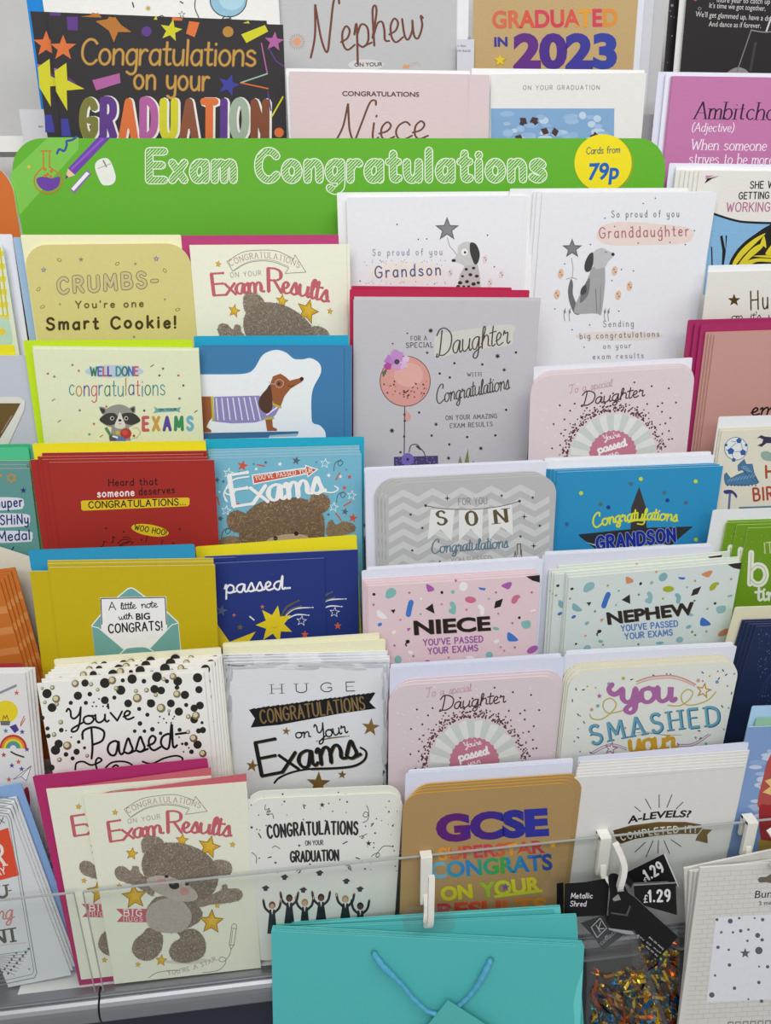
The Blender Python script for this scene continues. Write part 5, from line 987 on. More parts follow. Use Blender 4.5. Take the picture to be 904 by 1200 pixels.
c2.v(740, 0, 5.457); [c2.disc(x, y, r, '#8E8A90', 2) for x, y, r in ((262, 35, 9), (250, 70, 4), (256, 105, 4), (262, 230, 5), (225, 255, 4), (275, 110, 3), (232, 400, 3))]; done(c2)
# price labels on the ledge
def label_on(px4, col, what, txt=None, lift=-.045):
    s = Sheet(px4[0], px4[1], 20, lift); s.frame((px4[2]-px4[0][1])*PX); mb = s.mb('_self'); mb.prism(rrect(s.W, s.H, 0), -.0004, 0, mat(col, 'paper')); s.name, s.label, s.cat, s.group = 'shelf_label', what, 'label', None; return s
s = label_on(((22, 128), (60, 128), 168), 'D2D2D6', 'small white shelf label left of the black graduation card'); s.v(0, 0, 6.317); s.text('BS-', 287, 944, 328, 944, 15, '#4A4A50', 'sans'); done(s)
s = label_on(((536, 46), (556, 46), 100), 'CFCFD8', 'small white shelf label between the nephew and 2023 cards', lift=-.035); s.v(320, 0, 2.659); s.text('20', 606, 122, 616, 122, 7, '#3A3A48', 'sans'); s.text('n Son', 576, 146, 602, 146, 7, '#3A3A48', 'sans'); s.text('MY RACK', 576, 162, 617, 162, 7, '#3A3A48', 'sans'); done(s)
s = label_on(((755, 134), (775, 134), 180), 'BFBEC6', 'pale shelf label with a red square beside the graduation photo card', lift=-.035); s.v(740, 0, 5.457); s.rect(135, 793, 160, 816, '#9E2A38', 2); done(s)
c = card('U1', (55.5, 18), (332, 29), '322E31', 'black card with colourful Congratulations on your Graduation lettering', rel=22, edge='EDEDEB', lift=.012)
c.v(0, 0, 2.659); OR, YE, PU, BU, PK = '#D9713A', '#CFCB2A', '#5E3A86', '#40409A', '#B0609C'
GDD = '#B5843A'
c.text('Congratulations', 255, 200, 795, 205, 78, '#A87A4E', 'hand', w=9, sp=1.2, slant=.05, L=3); c.text('Congratulations', 255, 200, 795, 205, 78, '#C29A3E', 'hand', w=5, sp=1.2, slant=.05, L=4)
c.text('on your', 418, 276, 650, 282, 70, '#A87A4E', 'hand', w=9, sp=1.6, L=3); c.text('on your', 418, 276, 650, 282, 70, '#C29A3E', 'hand', w=5, sp=1.6, L=4)
c.text('GRADUATION', 262, 428, 832, 432, 112, '#E8E6E0', 'hand', w=30, sp=5, L=2, jit=.2); c.text('GRADUATION', 258, 426, 828, 430, 112, '#000', 'hand', w=24, sp=5, L=4, jit=.2, cols=['#7A7A3A', PU, OR, PK, YE, '#8A5238', OR, PU, '#9EAF9A', '#7E4A30'])
for x, y, r, q, ro in ((197, 150, 42, OR, .0), (533, 95, 36, YE, .2), (855, 130, 32, PK, .1), (713, 265, 36, BU, .3)): c.star(x, y, r, q, 3, rot=ro, inner=.42)
c.poly([(355, 55), (358, 52), (378, 78), (410, 100), (368, 100), (355, 132), (340, 96), (298, 66), (335, 60), (340, 52)], '#B5742E', 3)
c.poly([(170, 222), (207, 196), (210, 250), (264, 277), (208, 282), (210, 345), (175, 285)], YE, 4); c.poly([(213, 240), (240, 262), (212, 252)], PU, 3); c.poly([(168, 212), (182, 215), (170, 226)], PK, 3)
for P, q in (([(208, 52), (243, 52), (243, 96), (211, 94)], PU), ([(288, 250), (373, 228), (376, 258), (300, 282)], PK), ([(590, 66), (622, 70), (607, 116), (580, 105)], OR), ([(752, 107), (826, 78), (836, 98), (768, 134)], YE), ([(190, 370), (212, 370), (222, 425), (192, 425)], BU)): c.poly(P, q, 3)
c.disc(457, 98, 16, PU, 3); c.disc(711, 99, 17, '#B5843A', 3); c.disc(870, 413, 15, OR, 3)
c.line([(815, 135), (833, 228)], 4, PK, 3); c.line([(833, 230), (750, 258)], 4, '#9ABFA8', 3); c.line([(750, 258), (835, 276)], 4, OR, 3); c.line([(838, 150), (860, 190), (884, 206)], 4, PU, 3); c.line([(835, 285), (845, 345)], 4, PU, 3); c.line([(882, 302), (848, 362)], 5, YE, 3)
done(c); 
spares(c, 'black graduation card showing as a strip of stars', [(-18.5, 4)], 'black graduation cards', t0=.003)
envelope(c, 'U1', (36, 14.5), (318, 27), 'EDEDEE', 'white envelope edge above the black graduation card')
c = card('U1', (338.8, 83.5), (549.5, 87), 'D6C5C6', 'pale pink niece card with copper handwriting, directly above the header', kind='linen', edge='F0EDF0', lift=.004)
c.v(320, 0, 2.659)
c.text('CONGRATULATIONS', 216, 299, 456, 302, 16, '#5A3E36', 'sans', weight=.025); c.text('Niece', 205, 440, 480, 432, 112, '#6A4234', 'script', w=6.5, slant=.1, contrast=.2); done(c)
spares(c, 'pale pink niece card in the stack above the header', [(26, 0)], 'pink copper niece cards', full=False)
envelope(c, 'U1', (335, 80), (551, 83), 'EEEEF4', 'white envelope edge above the pale pink niece card')
c = card('U1', (575.7, 87), (758, 85.5), 'E2E1DD', 'white card with a photo of flying graduation caps', kind='linen', edge='F2F1F0', lift=-.006)
c.v(600, 0, 2.974); c.text('ON YOUR GRADUATION', 40, 313, 306, 312, 15, '#8A8A8A', 'hand', w=1.9, sp=4.5)
c.part('sky_photograph').poly([(-73, 378), (358, 378), (355, 600), (-73, 600)], '#7FA6CC', 1); rnd = random.Random(3)
for i in range(60): x, y = rnd.uniform(-40, 330), rnd.uniform(395, 560); c.disc(x, y, rnd.uniform(12, 28), rnd.choice(['#9CB9D8', '#AFC6DE', '#94B3D4', '#BCCFE3']), 2+i*.02, rnd.uniform(6, 14), n=10) if x-28 > -73 and x+28 < 355 else None
for x, y, a in ((40, 422, .5), (78, 420, -.6), (115, 458, .3), (150, 460, 1.2), (-70+95, 482, .2), (290, 475, 1.3)):
    q = [(-16, -4), (2, -14), (17, 2), (-1, 13)]; ca, sa = math.cos(a), math.sin(a)
    c.poly([(x+u*ca-v*sa, y+u*sa+v*ca) for u, v in q], '#4A3430', 4); c.poly([(x+u*ca-v*sa, y+u*sa+v*ca) for u, v in [(-8, 2), (8, 2), (8, 15), (-7, 16)]], '#33282A', 3)
c.part(None); done(c)
envelope(c, 'U1', (553, 80), (756, 82), 'F0F0F6', 'white envelope edge above the graduation photo card')
c = card('U1', (789.5, 89), (1000, 92), 'BE76A6', 'mauve pink definition card lettered Ambitcho', kind='linen', edge='E2C4D8', lift=.004)
c.v(600, 0, 2.974); DP = '#2E1430'
c.text('Ambitcho', 636, 414, 915, 418, 60, DP, 'hand', w=6.5, contrast=.5, slant=.18, sp=1.5, serif=True); c.text('(Adjective)', 628, 458, 772, 459, 30, '#F0E2EC', 'hand', w=3.2, slant=.2, sp=1.4, contrast=.3)
c.text('When someone', 625, 522, 886, 525, 37, '#F0E2EC', 'hand', w=4, slant=.15, sp=1.4, contrast=.35, serif=True); c.text('strives to be more', 617, 570, 910, 574, 37, '#F0E2EC', 'hand', w=4, slant=.15, sp=1.4, contrast=.35, serif=True)
done(c)
spares(c, 'mauve definition card in the Ambitcho stack', [(-2, 0)], 'mauve definition cards', full=False)
envelope(c, 'U1', (781, 85), (990, 88), 'E2E4F2', 'front white envelope behind the mauve definition card'); envelope(c, 'U1', (772, 84), (985, 87), 'DADCEC', 'rear white envelope behind the mauve definition card')
# ------------------------------------------------------------ bay on the right
c = card('B1', (820, 200), (1020, 202), 'E0DED8', 'white comic-style card with a yellow-haired head on blue', kind='linen', edge='F0EEE9')
c.v(780, 180, 5.452); K = '#1C1A1C'
c.text('SHE W', 543, 222, 690, 220, 44, K, w=6.5, slant=.12, sp=3); c.text('GETTING T', 470, 290, 712, 286, 42, K, w=6.5, slant=.12, sp=3); c.text('WORKING H', 392, 370, 735, 368, 56, '#B5688E', w=7, slant=.12, sp=3)
c.part('comic_picture'); c.poly([(250, 192), (268, 160), (350, 141), (300, 160)], K, 2); c.poly([(258, 140), (315, 140), (290, 150), (258, 165)], '#C487A8', 2)
c.poly([(300, 380), (400, 412), (520, 440), (760, 450), (760, 900), (240, 900)], '#7FB0D6', 1); c.line([(290, 378), (320, 388), (420, 420), (520, 438), (760, 446)], 14, K, 4, True)
rnd = random.Random(2)
for i in range(34):
    for j in range(26):
        x, y = 300+i*13+(j % 2)*6, 400+j*13
        if y > 400+(x-300)*.2: c.disc(x, y, 2.2, '#A9CBE4', 2, n=5)
c.poly([(405, 720), (440, 640), (500, 570), (580, 510), (660, 460), (760, 430), (760, 900), (380, 900)], K, 4, True)
for P in ([(430, 700), (480, 620), (560, 550), (640, 510), (560, 590), (500, 650), (450, 710)], [(470, 705), (540, 620), (600, 580), (620, 600), (540, 670), (500, 705)], [(600, 600), (630, 525), (645, 600), (625, 590)], [(480, 708), (580, 670), (760, 680), (760, 700), (600, 690), (540, 710)], [(640, 640), (700, 560), (760, 520), (760, 640), (700, 650)], [(560, 655), (640, 650), (760, 662), (760, 672), (640, 664)]): c.poly(P, '#D9C92C', 6, True)
for P in ([(350, 530), (365, 520), (385, 620), (385, 520), (395, 525), (385, 640), (370, 740), (360, 740), (365, 620)], [(292, 590), (300, 600), (304, 720), (296, 740)]): c.poly(P, K, 4)
c.part(None); done(c)
spares(c, 'white comic card in the yellow-haired head stack', [(-5, 0), (-10, 0), (-15, 0), (-20, 1), (-26, 1)], 'comic head cards', full=False)
envelope(c, 'B1', (793, 194), (990, 197), 'EDEEF2', 'front white envelope behind the comic head cards'); envelope(c, 'B1', (785, 191), (985, 194), 'DFE2EE', 'rear white envelope behind the comic head cards')
c = card('B2', (830.5, 319), (1030, 314), 'DEDDD6', 'white ribbed card with gold star starting Hu', kind='linen', edge='F0EFE8', lift=-.004)
c.v(780, 180, 5.452); c.star(440, 937, 42, '*6A5430', 2); c.text('Hus', 548, 998, 715, 985, 118, '*6A5430', 'hand', w=9, slant=.1, sp=4); c.text("on it's y", 425, 1060, 700, 1052, 46, K, 'script', w=5, sp=3); done(c)
envelope(c, 'B2', (831, 311), (1030, 306), 'EBEDF4', 'white envelope behind the ribbed card with gold star')
c = card('B3', (838, 392.5), (1038, 386), 'BF928A', 'plain salmon pink card with handwriting at its lower edge', edge='D9A898', inside='BF928A')
c.v(800, 360, 4.615); c.text('em', 370, 585, 505, 578, 80, '#1E1618', 'script', w=9, slant=.15); done(c)
spares(c, 'salmon pink card in the plain salmon stack', [(-3, 1), (-6, 1), (-9, 3)], 'salmon cards', full=False)
envelope(c, 'B3', (822, 380), (1020, 374), 'A42A60', 'front magenta envelope behind the salmon stack'); envelope(c, 'B3', (815, 378), (1018, 372), 'A42A60', 'middle magenta envelope behind the salmon stack'); envelope(c, 'B3', (807, 375), (1010, 369), 'A42A60', 'rear magenta envelope behind the salmon stack')
c = card('B4', (846.5, 505), (1046, 498), 'DAD6C6', 'cream birthday card with blue football, boots and hammer drawings', kind='linen', edge='E9E4CE')
c.v(800, 360, 4.615); BB = '#2E5E9E'
c.part('football_picture'); c.disc(290, 765, 63, '#3A5A8C', 2, n=32); c.disc(290, 765, 60, '#DDE1E0', 3, n=32)
for x, y, r in ((262, 778, 20), (306, 722, 16), (328, 785, 18), (278, 825, 12), (236, 745, 9), (345, 745, 9)): c.star(x, y, r, BB, 4, 5, .8)
for P in ([(262, 758), (290, 735)], [(282, 782), (312, 780)], [(318, 735), (325, 768)], [(268, 796), (276, 815)], [(245, 775), (232, 770)], [(265, 725), (290, 728)]): c.line(P, 2.5, '#3A5A8C', 4)
c.part('boots_picture')
for P in ([(228, 905), (238, 895), (262, 925), (300, 905), (345, 888), (370, 900), (415, 945), (405, 955), (330, 965), (235, 960), (228, 935)], [(300, 855), (335, 822), (345, 850), (378, 848), (388, 895), (410, 940), (390, 945), (345, 900), (325, 880), (303, 885)]): c.poly(P, '#47759E', 2); c.line(P+[P[0]], 2.5, '#27425E', 3)
for i in range(9): c.line([(245+i*17, 945-i*3), (262+i*17, 925-i*3)], 2, '#A9C4D6', 4); c.disc(245+i*19, 964, 4, '#27425E', 3)
for i in range(5): c.line([(318+i*8, 865+i*6), (345+i*8, 858+i*8)], 2, '#A9C4D6', 4)
c.part('hammer_picture').poly([(222, 995), (240, 988), (270, 990), (295, 1015), (292, 1032), (270, 1008), (235, 1010)], '#3A3A78', 2, True); c.poly([(252, 1005), (264, 1005), (252, 1160), (240, 1160)], '#5A6A9C', 2)
c.part('wrench_picture').poly([(402, 710), (425, 692), (450, 700), (520, 705), (520, 735), (455, 735), (430, 755), (405, 748), (432, 735), (438, 715), (418, 706)], '#3A3050', 2); c.poly([(425, 790), (455, 778), (500, 800), (500, 830), (440, 825)], '#8FA89C', 2, True)
c.part(None); c.text('H', 455, 922, 505, 920, 64, '#A8462E', w=12); c.text('BIR', 388, 1046, 492, 1038, 66, '#A8462E', w=11, sp=4); c.line([(310, 1085), (500, 1078)], 10, '#5E7E96', 2); done(c)
spares(c, 'cream birthday card in the football stack', [(-2, 3)], 'football birthday cards', full=False)
envelope(c, 'B4', (843, 488.5), (1042, 483), 'E4E6EA', 'white envelope behind the football birthday card')
c = card('B5', (877, 619), (1075, 612), '6B951A', 'grass green card with large white letters bi and tim', edge='CFE0A0', rel=22, lift=.004, inside='7FA82A')
c.v(820, 590, 5.0); c.text('bi', 290, 470, 470, 478, 182, '#E2E4DA', 'hand', w=34, sp=3); c.text('bi', 290, 470, 470, 478, 182, '#8FAE3E', 'hand', w=3, sp=3, L=5); c.text('tim', 340, 568, 490, 562, 92, '#E2E4DA', 'script', w=15); c.text('I', 390, 292, 396, 292, 62, '#C9D49A', w=10) if False else None
c.text('IT', 384, 292, 432, 288, 62, '#B9C88A', 'hand', w=8); rnd = random.Random(7); [c.disc(rnd.uniform(255, 420), rnd.uniform(160, 590), rnd.uniform(1.5, 3.5), '#A9C060', 2, n=6) for i in range(30)]
done(c)
spares(c, 'grass green card in the big white letters stack', [(-14, 4), (-27, 7), (-25, 9)], 'grass green cards')
envelope(c, 'B5', (836, 598), (1035, 591), 'DFE2E4', 'white envelope behind the grass green cards')
c = card('B6', (887, 734), (1086, 727), '1E2C50', 'dark navy card with pale star flecks, right of the sprinkle card', rel=26, edge='5A5F80', inside='2A3260')
rnd = random.Random(7); c.v(820, 590, 5.0); [c.disc(rnd.uniform(340, 420), rnd.uniform(740, 1180), rnd.uniform(1.5, 3.5), '#6A80A8', 2, n=6) for i in range(40)]; [c.line([(340+i*22, 1180-i*30), (375+i*22, 1060-i*30), (440+i*22, 980-i*30)], 2.5, '#33456E', 2, True) for i in range(4)]; done(c)
spares(c, 'dark navy card in the star fleck stack', [(-4, 2), (-9, 1), (-13, 3), (-16, 5)], 'navy fleck cards', full=False)
envelope(c, 'B6', (862, 712), (1060, 705), 'E0DCBE', 'cream envelope behind the navy fleck cards')
c = card('B7', (878, 852), (1076, 845), '7E9CCB', 'sky blue card with a red clothed figure cut by the border', edge='C9D9E6', rel=19, lift=.002)
c.v(800, 800, 3.0); rnd = random.Random(3)
for i in range(26): c.disc(rnd.uniform(255, 330), rnd.uniform(230, 470), rnd.uniform(14, 30), rnd.choice(['#A9BBDA', '#8FA9D2', '#C2CEE2']), 1+i*.03, rnd.uniform(6, 12))
c.part('figure_picture').poly([(330, 240), (300, 275), (285, 330), (268, 400), (270, 440), (330, 450)], '#B4504A', 3, True); c.poly([(330, 330), (290, 345), (310, 365), (282, 385), (330, 400)], '#E0C478', 4); c.poly([(270, 440), (300, 430), (330, 445), (330, 580), (280, 560)], '#A32E30', 4, True); c.poly([(270, 550), (330, 560), (330, 620), (265, 610)], '#B09038', 5)
c.part(None); done(c)
envelope(c, 'B7', (887, 842), (1080, 836), '8FC0A0', 'green envelope edge behind the red figure card'); envelope(c, 'B7', (882, 828), (1078, 822), 'A9CDEA', 'light blue envelope behind the red figure card')
# ------------------------------------------------------------ bay on the left
c = card('A1', (-190, 286), (3, 287), 'DCE4D0', 'pale card edge with yellow gingham, far left under the orange header', edge='C9D6D0')
c.v(0, 180, 4.0).part('gingham_print')
for y in range(6): c.rect(-40, 455+y*60, 18+y*5, 480+y*60, '#E0D24A', 2)
for x in (-25, -5): c.poly([(x, 440), (x+8, 440), (x+45, 760), (x+37, 760)], '#CFC23A', 3)
c.disc(10, 835, 16, '#E0CC3A', 3); c.poly([(-40, 780), (20, 770), (48, 800), (52, 900), (-40, 900)], '#B9D6C4', 2, True); c.part(None); done(c)
envelope(c, 'A1', (-180, 273), (14, 274.5), 'E4E6F0', 'white envelope left of the Smart Cookie card', back=.006)
c = card('A2', (-165, 415), (31.5, 417), 'BFC4D0', 'grey white card with a cut-out brown corner, left of the raccoon card', edge='D2D6DE')
c.v(0, 260, 3.767).part('cutout_corner').poly([(-60, 772), (85, 772), (112, 790), (108, 830), (30, 1000), (-60, 1000)], '#DCDAD4', 16); c.poly([(-60, 800), (92, 800), (60, 860), (-20, 990), (-60, 990)], '#6A5428', 18)
for i in range(18): c.line([(5+i*2.6, 930-i*4.2), (12+i*2.6, 925-i*4.2)], 4, '#8A6A96' if i % 2 else '#A58A58', 19)
c.part(None); done(c)
spares(c, 'grey white card in the cut-out corner stack', [(6, 0)], 'grey white cut-out cards', full=False)
envelope(c, 'A2', (-180, 403), (16.5, 404.5), 'E6DC1E', 'yellow envelope above the grey cut-out card')
c = card('A3', (-160, 549), (34.5, 549), '5E9490', 'teal card with white bubbles reading Super Shiny Medal', edge='D9C9A8', lift=.004)
c.v(0, 480, 3.75); NB = '#1E2A66'
for x0, x1, y, h in ((-60, 105, 415, 50), (-60, 132, 488, 54), (-60, 143, 560, 46)): c.poly([(x0, y-h/2), (x1-20, y-h/2-2), (x1, y-5), (x1-3, y+12), (x1-22, y+h/2-2), (x0, y+h/2)], '#D3D8E2', 2, True)
c.text('Super', -20, 432, 98, 424, 42, NB, w=6, sp=3); c.text('SHiNy', 3, 505, 124, 500, 40, NB, w=6, sp=3.4); c.text('Medal', -8, 578, 132, 570, 42, NB, w=6, sp=2.4)
c.star(103, 355, 15, '#1E3A7A', 2); c.star(50, 300, 24, '#B58A4A', 2, 6, .7); c.star(50, 300, 13, '#5E9490', 3, 6, .7); c.line([(60, 603), (52, 618)], 5, NB, 2); c.disc(5, 290, 6, '#B58A4A', 2)
done(c)
spares(c, 'teal card in the Super Shiny Medal stack', [(-3, 4), (-1, 8)], 'teal medal cards', full=False)
envelope(c, 'A3', (-165, 527), (33, 524), '4FBE8C', 'front mint green envelope behind the teal medal card'); envelope(c, 'A3', (-160, 523), (37, 520.5), '43AE7E', 'rear mint green envelope behind the teal medal card')
c = Sheet((-60, 622), (80, 667), 18, -.012); c.frame(.205); r = .001; c.mb('_self').prism(rrect(c.W, c.H, r, 3), -.0012, 0, mat('D9D6C6')); c.name, c.label, c.cat, c.group = 'envelope', 'large plain cream envelope leaning askew left of the yellow cards', 'envelope', None; done(c)
c = card('A5', (-190, 706), (0, 682), 'C4702A', 'orange striped card in the far left stack', edge='B86426', inside='C26A28')
c.v(0, 480, 3.75)
for i in range(6): yy = c.H*(.86-.11*i); c.mb().face([(-c.W/2+.001, yy-.006, 4e-5), (c.W/2-.0006, yy-.004, 4e-5), (c.W/2-.0006, yy+.003, 4e-5), (-c.W/2+.001, yy+.001, 4e-5)], mat('#D08A4A', 'ink'))
done(c)
spares(c, 'orange card in the far left striped stack', [(4, 3), (8, 6), (12, 9), (17, 12)], 'orange striped cards', full=False)
c = card('A5b', (-165, 792), (29.5, 789), 'DEDDDC', 'white card of rainbow, light bulb and school doodles', edge='F0EFEE', rel=17, lift=.006)
c.v(0, 740, 3.229)
c.part('light_bulb_picture').disc(22, 303, 46, '#E0CC28', 2, 42, n=24); c.poly([(0, 338), (40, 338), (36, 355), (4, 355)], '#6A6A6A', 3); c.line([(10, 335), (14, 318), (20, 330), (26, 316), (32, 335)], 3, '#8A5A28', 4)
c.part('rainbow_picture')
for r, q in ((52, '#B83A32'), (44, '#DB8A34'), (36, '#E0CC3A'), (28, '#5A9A6A'), (20, '#5A86B4'), (12, '#DEDDDC')): c.poly([(50+r*math.cos(a), 442-r*math.sin(a)) for a in [math.pi*i/14 for i in range(15)]], q, 3+(52-r)*.02)
c.part(None)
for x, y, q in ((63, 232, '#C8663A'), (102, 446, '#5A4A9A'), (45, 507, '#5A4A9A'), (70, 493, '#C8663A'), (22, 376, '#5A86B4'), (34, 560, '#C8663A'), (14, 467, '#B03A34'), (84, 380, '#5A4A9A'), (82, 520, '#5A4A9A'), (18, 600, '#5A86B4')): c.star(x, y, 11, q, 2)
c.line([(75, 455), (50, 462), (45, 455), (52, 470)], 6, '#333', 2) if False else c.line([(90, 475), (60, 465), (42, 455)], 6, '#333333', 2, True)
c.poly([(50, 560), (118, 508), (100, 565), (80, 548)], '#EDEDED', 2); c.line([(50, 560), (118, 508), (100, 565), (80, 548), (50, 560)], 2, '#5A5A66', 3); c.line([(80, 548), (118, 508)], 2, '#5A5A66', 3)
c.poly([(90, 600), (106, 590), (114, 640), (108, 690), (98, 680), (88, 630)], '#9A2430', 2, True); c.line([(0, 232), (60, 205)], 9, '#8A8E98', 2); c.poly([(36, 360), (60, 350), (72, 372), (56, 385)], '#4A3A8A', 2); c.line([(92, 320), (80, 345), (78, 358), (95, 330)], 3, '#B8405A', 2)
c.part(None); done(c)
spares(c, 'white card in the rainbow doodle stack', [(3, 1), (6, 3), (9, 4)], 'rainbow doodle cards')
envelope(c, 'A5b', (-170, 782), (26, 778), 'A32A34', 'red envelope behind the rainbow doodle card')
c = card('A6', (-70, 966), (12, 951), 'D6D9DC', 'white framed birthday card with an orange block, far left by the rail', edge='EFEFF0', rel=20, lift=-.008)
c.v(0, 880, 2.916); FR = '#8A8C90'
c.line([(-40, 205), (28, 215), (38, 235), (126, 760), (118, 775), (-40, 808)], 3, FR, 2); c.line([(-40, 215), (22, 224), (30, 240), (116, 752), (108, 764), (-40, 796)], 2, FR, 2)
c.part('orange_block').poly([(-40, 285), (28, 262), (66, 425), (-40, 452)], '#DD4E30', 2); c.text('R', -12, 395, 18, 390, 72, '#E9E4DC', w=10, serif=True, part='orange_block', L=4); c.text('DAY', -25, 432, 20, 418, 22, '#E9E4DC', w=4, part='orange_block', L=4); c.part(None)
c.text('U', -5, 502, 25, 498, 40, '#6A665E', w=9, serif=True); c.line([(30, 478), (38, 476)], 4, '#6A665E', 2); c.text('ng', -12, 580, 46, 572, 62, '#D0807A', 'script', w=4.5, slant=.2); c.text('NT', -15, 660, 62, 648, 44, '#5A564E', w=10, serif=True)
for i in range(8): c.line([(-30, 700+i*4), (100-i*7, 682+i*12)], 1.6, '#7A7A80', 2); c.disc(98-i*10, 676+i*12, 4, '#5A5A60', 3); c.disc(56-i*8, 690+i*11, 3.5, '#5A5A60', 3)
c.line([(-20, 666), (90, 655)], 2, '#D9A8A4', 2); c.text('x', 0, 250, 16, 246, 40, '#6A6A70', 'script', w=3); c.star(100, 745, 5, FR, 3)
done(c)
spares(c, 'white framed card in the far left lowest stack', [(3, 5), (6, 9), (9, 14)], 'white framed cards', full=False)
envelope(c, 'A6', (-60, 933), (24.5, 918), '88ABDA', 'light blue envelope behind the white framed card')
# ------------------------------------------------------------ hooks on the clear lip
YV = Vector((0, 1, 0))
def at_y(u, v, y): return hit(u, v, Vector((0, y, 0)), YV)
HW = mat('ECEAE2', 'plastic')
def hook(px_top, px_bot, tip, low, label):
    y0 = YL-.0045
    a, b = at_y(*px_top, y0), at_y(*px_bot, y0); x = a.x; h = .0056
    r = bpy.data.objects.new('display_hook', None); COL.objects.link(r); r.location = (x, YL, ZT); bpy.context.view_layer.update(); tag(r, label, 'hook', 'white hooks on the clear lip')
    mb = MB(); zt = ZT+.0045
    mb.box((x, YL, zt-.001), (h, 0, 0), (0, .0062, 0), (0, 0, .0018), HW)
    mb.box((x, y0, (zt+b.z)/2), (h, 0, 0), (0, .0022, 0), (0, 0, (zt-b.z)/2), HW)
    mb.box((x, YL+.0045, zt-.012), (h, 0, 0), (0, .0018, 0), (0, 0, .012), HW); child(mb, 'clip', r)
    t_, l_ = at_y(*tip, YL-.040), at_y(*low, YL-.026)
    P = [Vector((x, y0-.001, b.z+.012)), Vector((x, y0-.006, b.z+.002)), Vector(((x+l_.x)/2, (y0+l_.y)/2-.002, (b.z+l_.z)/2-.003)), l_, Vector(((l_.x+t_.x)/2, YL-.041, (l_.z*.75+t_.z*.25))), Vector(((l_.x+t_.x)/2, YL-.043, (l_.z*.35+t_.z*.65))), t_]
    Q = []
    for i in range(len(P)-1):
        p_ = [P[max(i-1, 0)], P[i], P[i+1], P[min(i+2, len(P)-1)]]
        for k in range(5):
            t = k/5; Q.append(.5*((2*p_[1])+(p_[2]-p_[0])*t+(2*p_[0]-5*p_[1]+4*p_[2]-p_[3])*t*t+(3*p_[1]-p_[0]-3*p_[2]+p_[3])*t**3))
    Q.append(P[-1]); mb = MB(); w_ = .0028; tk = .0022; n = len(Q); V = []
    for i, q in enumerate(Q):
        d = (Q[min(i+1, n-1)]-Q[max(i-1, 0)]).normalized(); s_ = Vector((1, 0, 0)); u_ = d.cross(s_).normalized(); s_ = u_.cross(d)
        V += [q+s_*w_+u_*tk, q-s_*w_+u_*tk, q-s_*w_-u_*tk, q+s_*w_-u_*tk]
    F_ = [(i*4+j, i*4+(j+1) % 4, i*4+4+(j+1) % 4, i*4+4+j) for i in range(n-1) for j in range(4)]+[(0, 1, 2, 3), (n*4-1, n*4-2, n*4-3, n*4-4)]
    mb.faces(V, F_, HW); child(mb, 'hook_arm', r); return r
hook((500, 996), (496, 1058), (506, 1027), (500, 1083), 'white plastic hook holding the teal gift bags')
hook((711, 972), (714, 1022), (722, 989), (728, 1040), 'white plastic hook holding the foil shred packets')
hook((884, 954), (884, 1000), (903, 973), (906, 1012), 'white plastic hook holding the bunting packs, by the right border')
# ------------------------------------------------------------ gift bags
TEAL = mat('4FB3B3', 'paper'); TEAL2 = mat('64C8C8', 'paper')
def bag(tl, tr, y, label, H=.25, seed=1, yaw=None):
    s = Sheet(tl, tr, 9, 0, back=(y-YL+.0355), p0=at_y(501, 1100, YL-.0355), auto=yaw is None, yaw=yaw or 0); s.frame(H); s.yaw = math.degrees(math.atan2(s.X.y, s.X.x))
    rnd = random.Random(seed); mb = s.mb('_self'); nx, ny = 14, 12
    def wob(u, v): return .0006*math.sin(5*u+seed)*math.sin(4*v+seed*2)*v+.0004*math.sin(11*u*v+seed)
    for face, z0, sg in (('f', 0, 1), ('b', -.0032, -1)):
        V = []
        for j in range(ny+1):
            for i in range(nx+1):
                u, v = i/nx, j/ny; V.append(((u-.5)*s.W, H*(1-v), z0+sg*(wob(u, v)*.7+.0008*math.sin(math.pi*u)*v)-(0 if face == 'f' else 0)))
        mb.faces(V, [(j*(nx+1)+i, j*(nx+1)+i+1, (j+1)*(nx+1)+i+1, (j+1)*(nx+1)+i) for j in range(ny) for i in range(nx)], TEAL)
    for sd in (-1, 1):                    # folded gussets
        x = sd*s.W/2; xi = x-sd*.03
        mb.face([(x, 0, 0), (x, H, 0), (xi, H, -.0013), (xi, 0, -.0013)], TEAL2); mb.face([(xi, 0, -.0019), (xi, H, -.0019), (x, H, -.0032), (x, 0, -.0032)], TEAL2)
    mb.box((0, H-.0006, -.0003), (s.W/2, 0, 0), (0, .0007, 0), (0, 0, .0005), TEAL2)
    mb.box((0, H-.0006, -.0029), (s.W/2, 0, 0), (0, .0007, 0), (0, 0, .0005), TEAL2)
    mb.face([(-s.W/2, 0, 0), (s.W/2, 0, 0), (s.W/2, 0, -.0032), (-s.W/2, 0, -.0032)], TEAL)
    s.name, s.label, s.cat, s.group = 'gift_bag', label, 'gift bag', 'teal gift bags on the hook'; return s
s = bag((318, 1091), (685, 1109), YL-.0355, 'frontmost teal paper gift bag with a blue cord handle and tag', seed=2); YW = s.yaw
RP = mat('4FA3C6', 'rope')
def on(u, v, z=0): x, y = s.px(u, v); return Vector((x, y, z))
mb = s.mb('cord_handle')
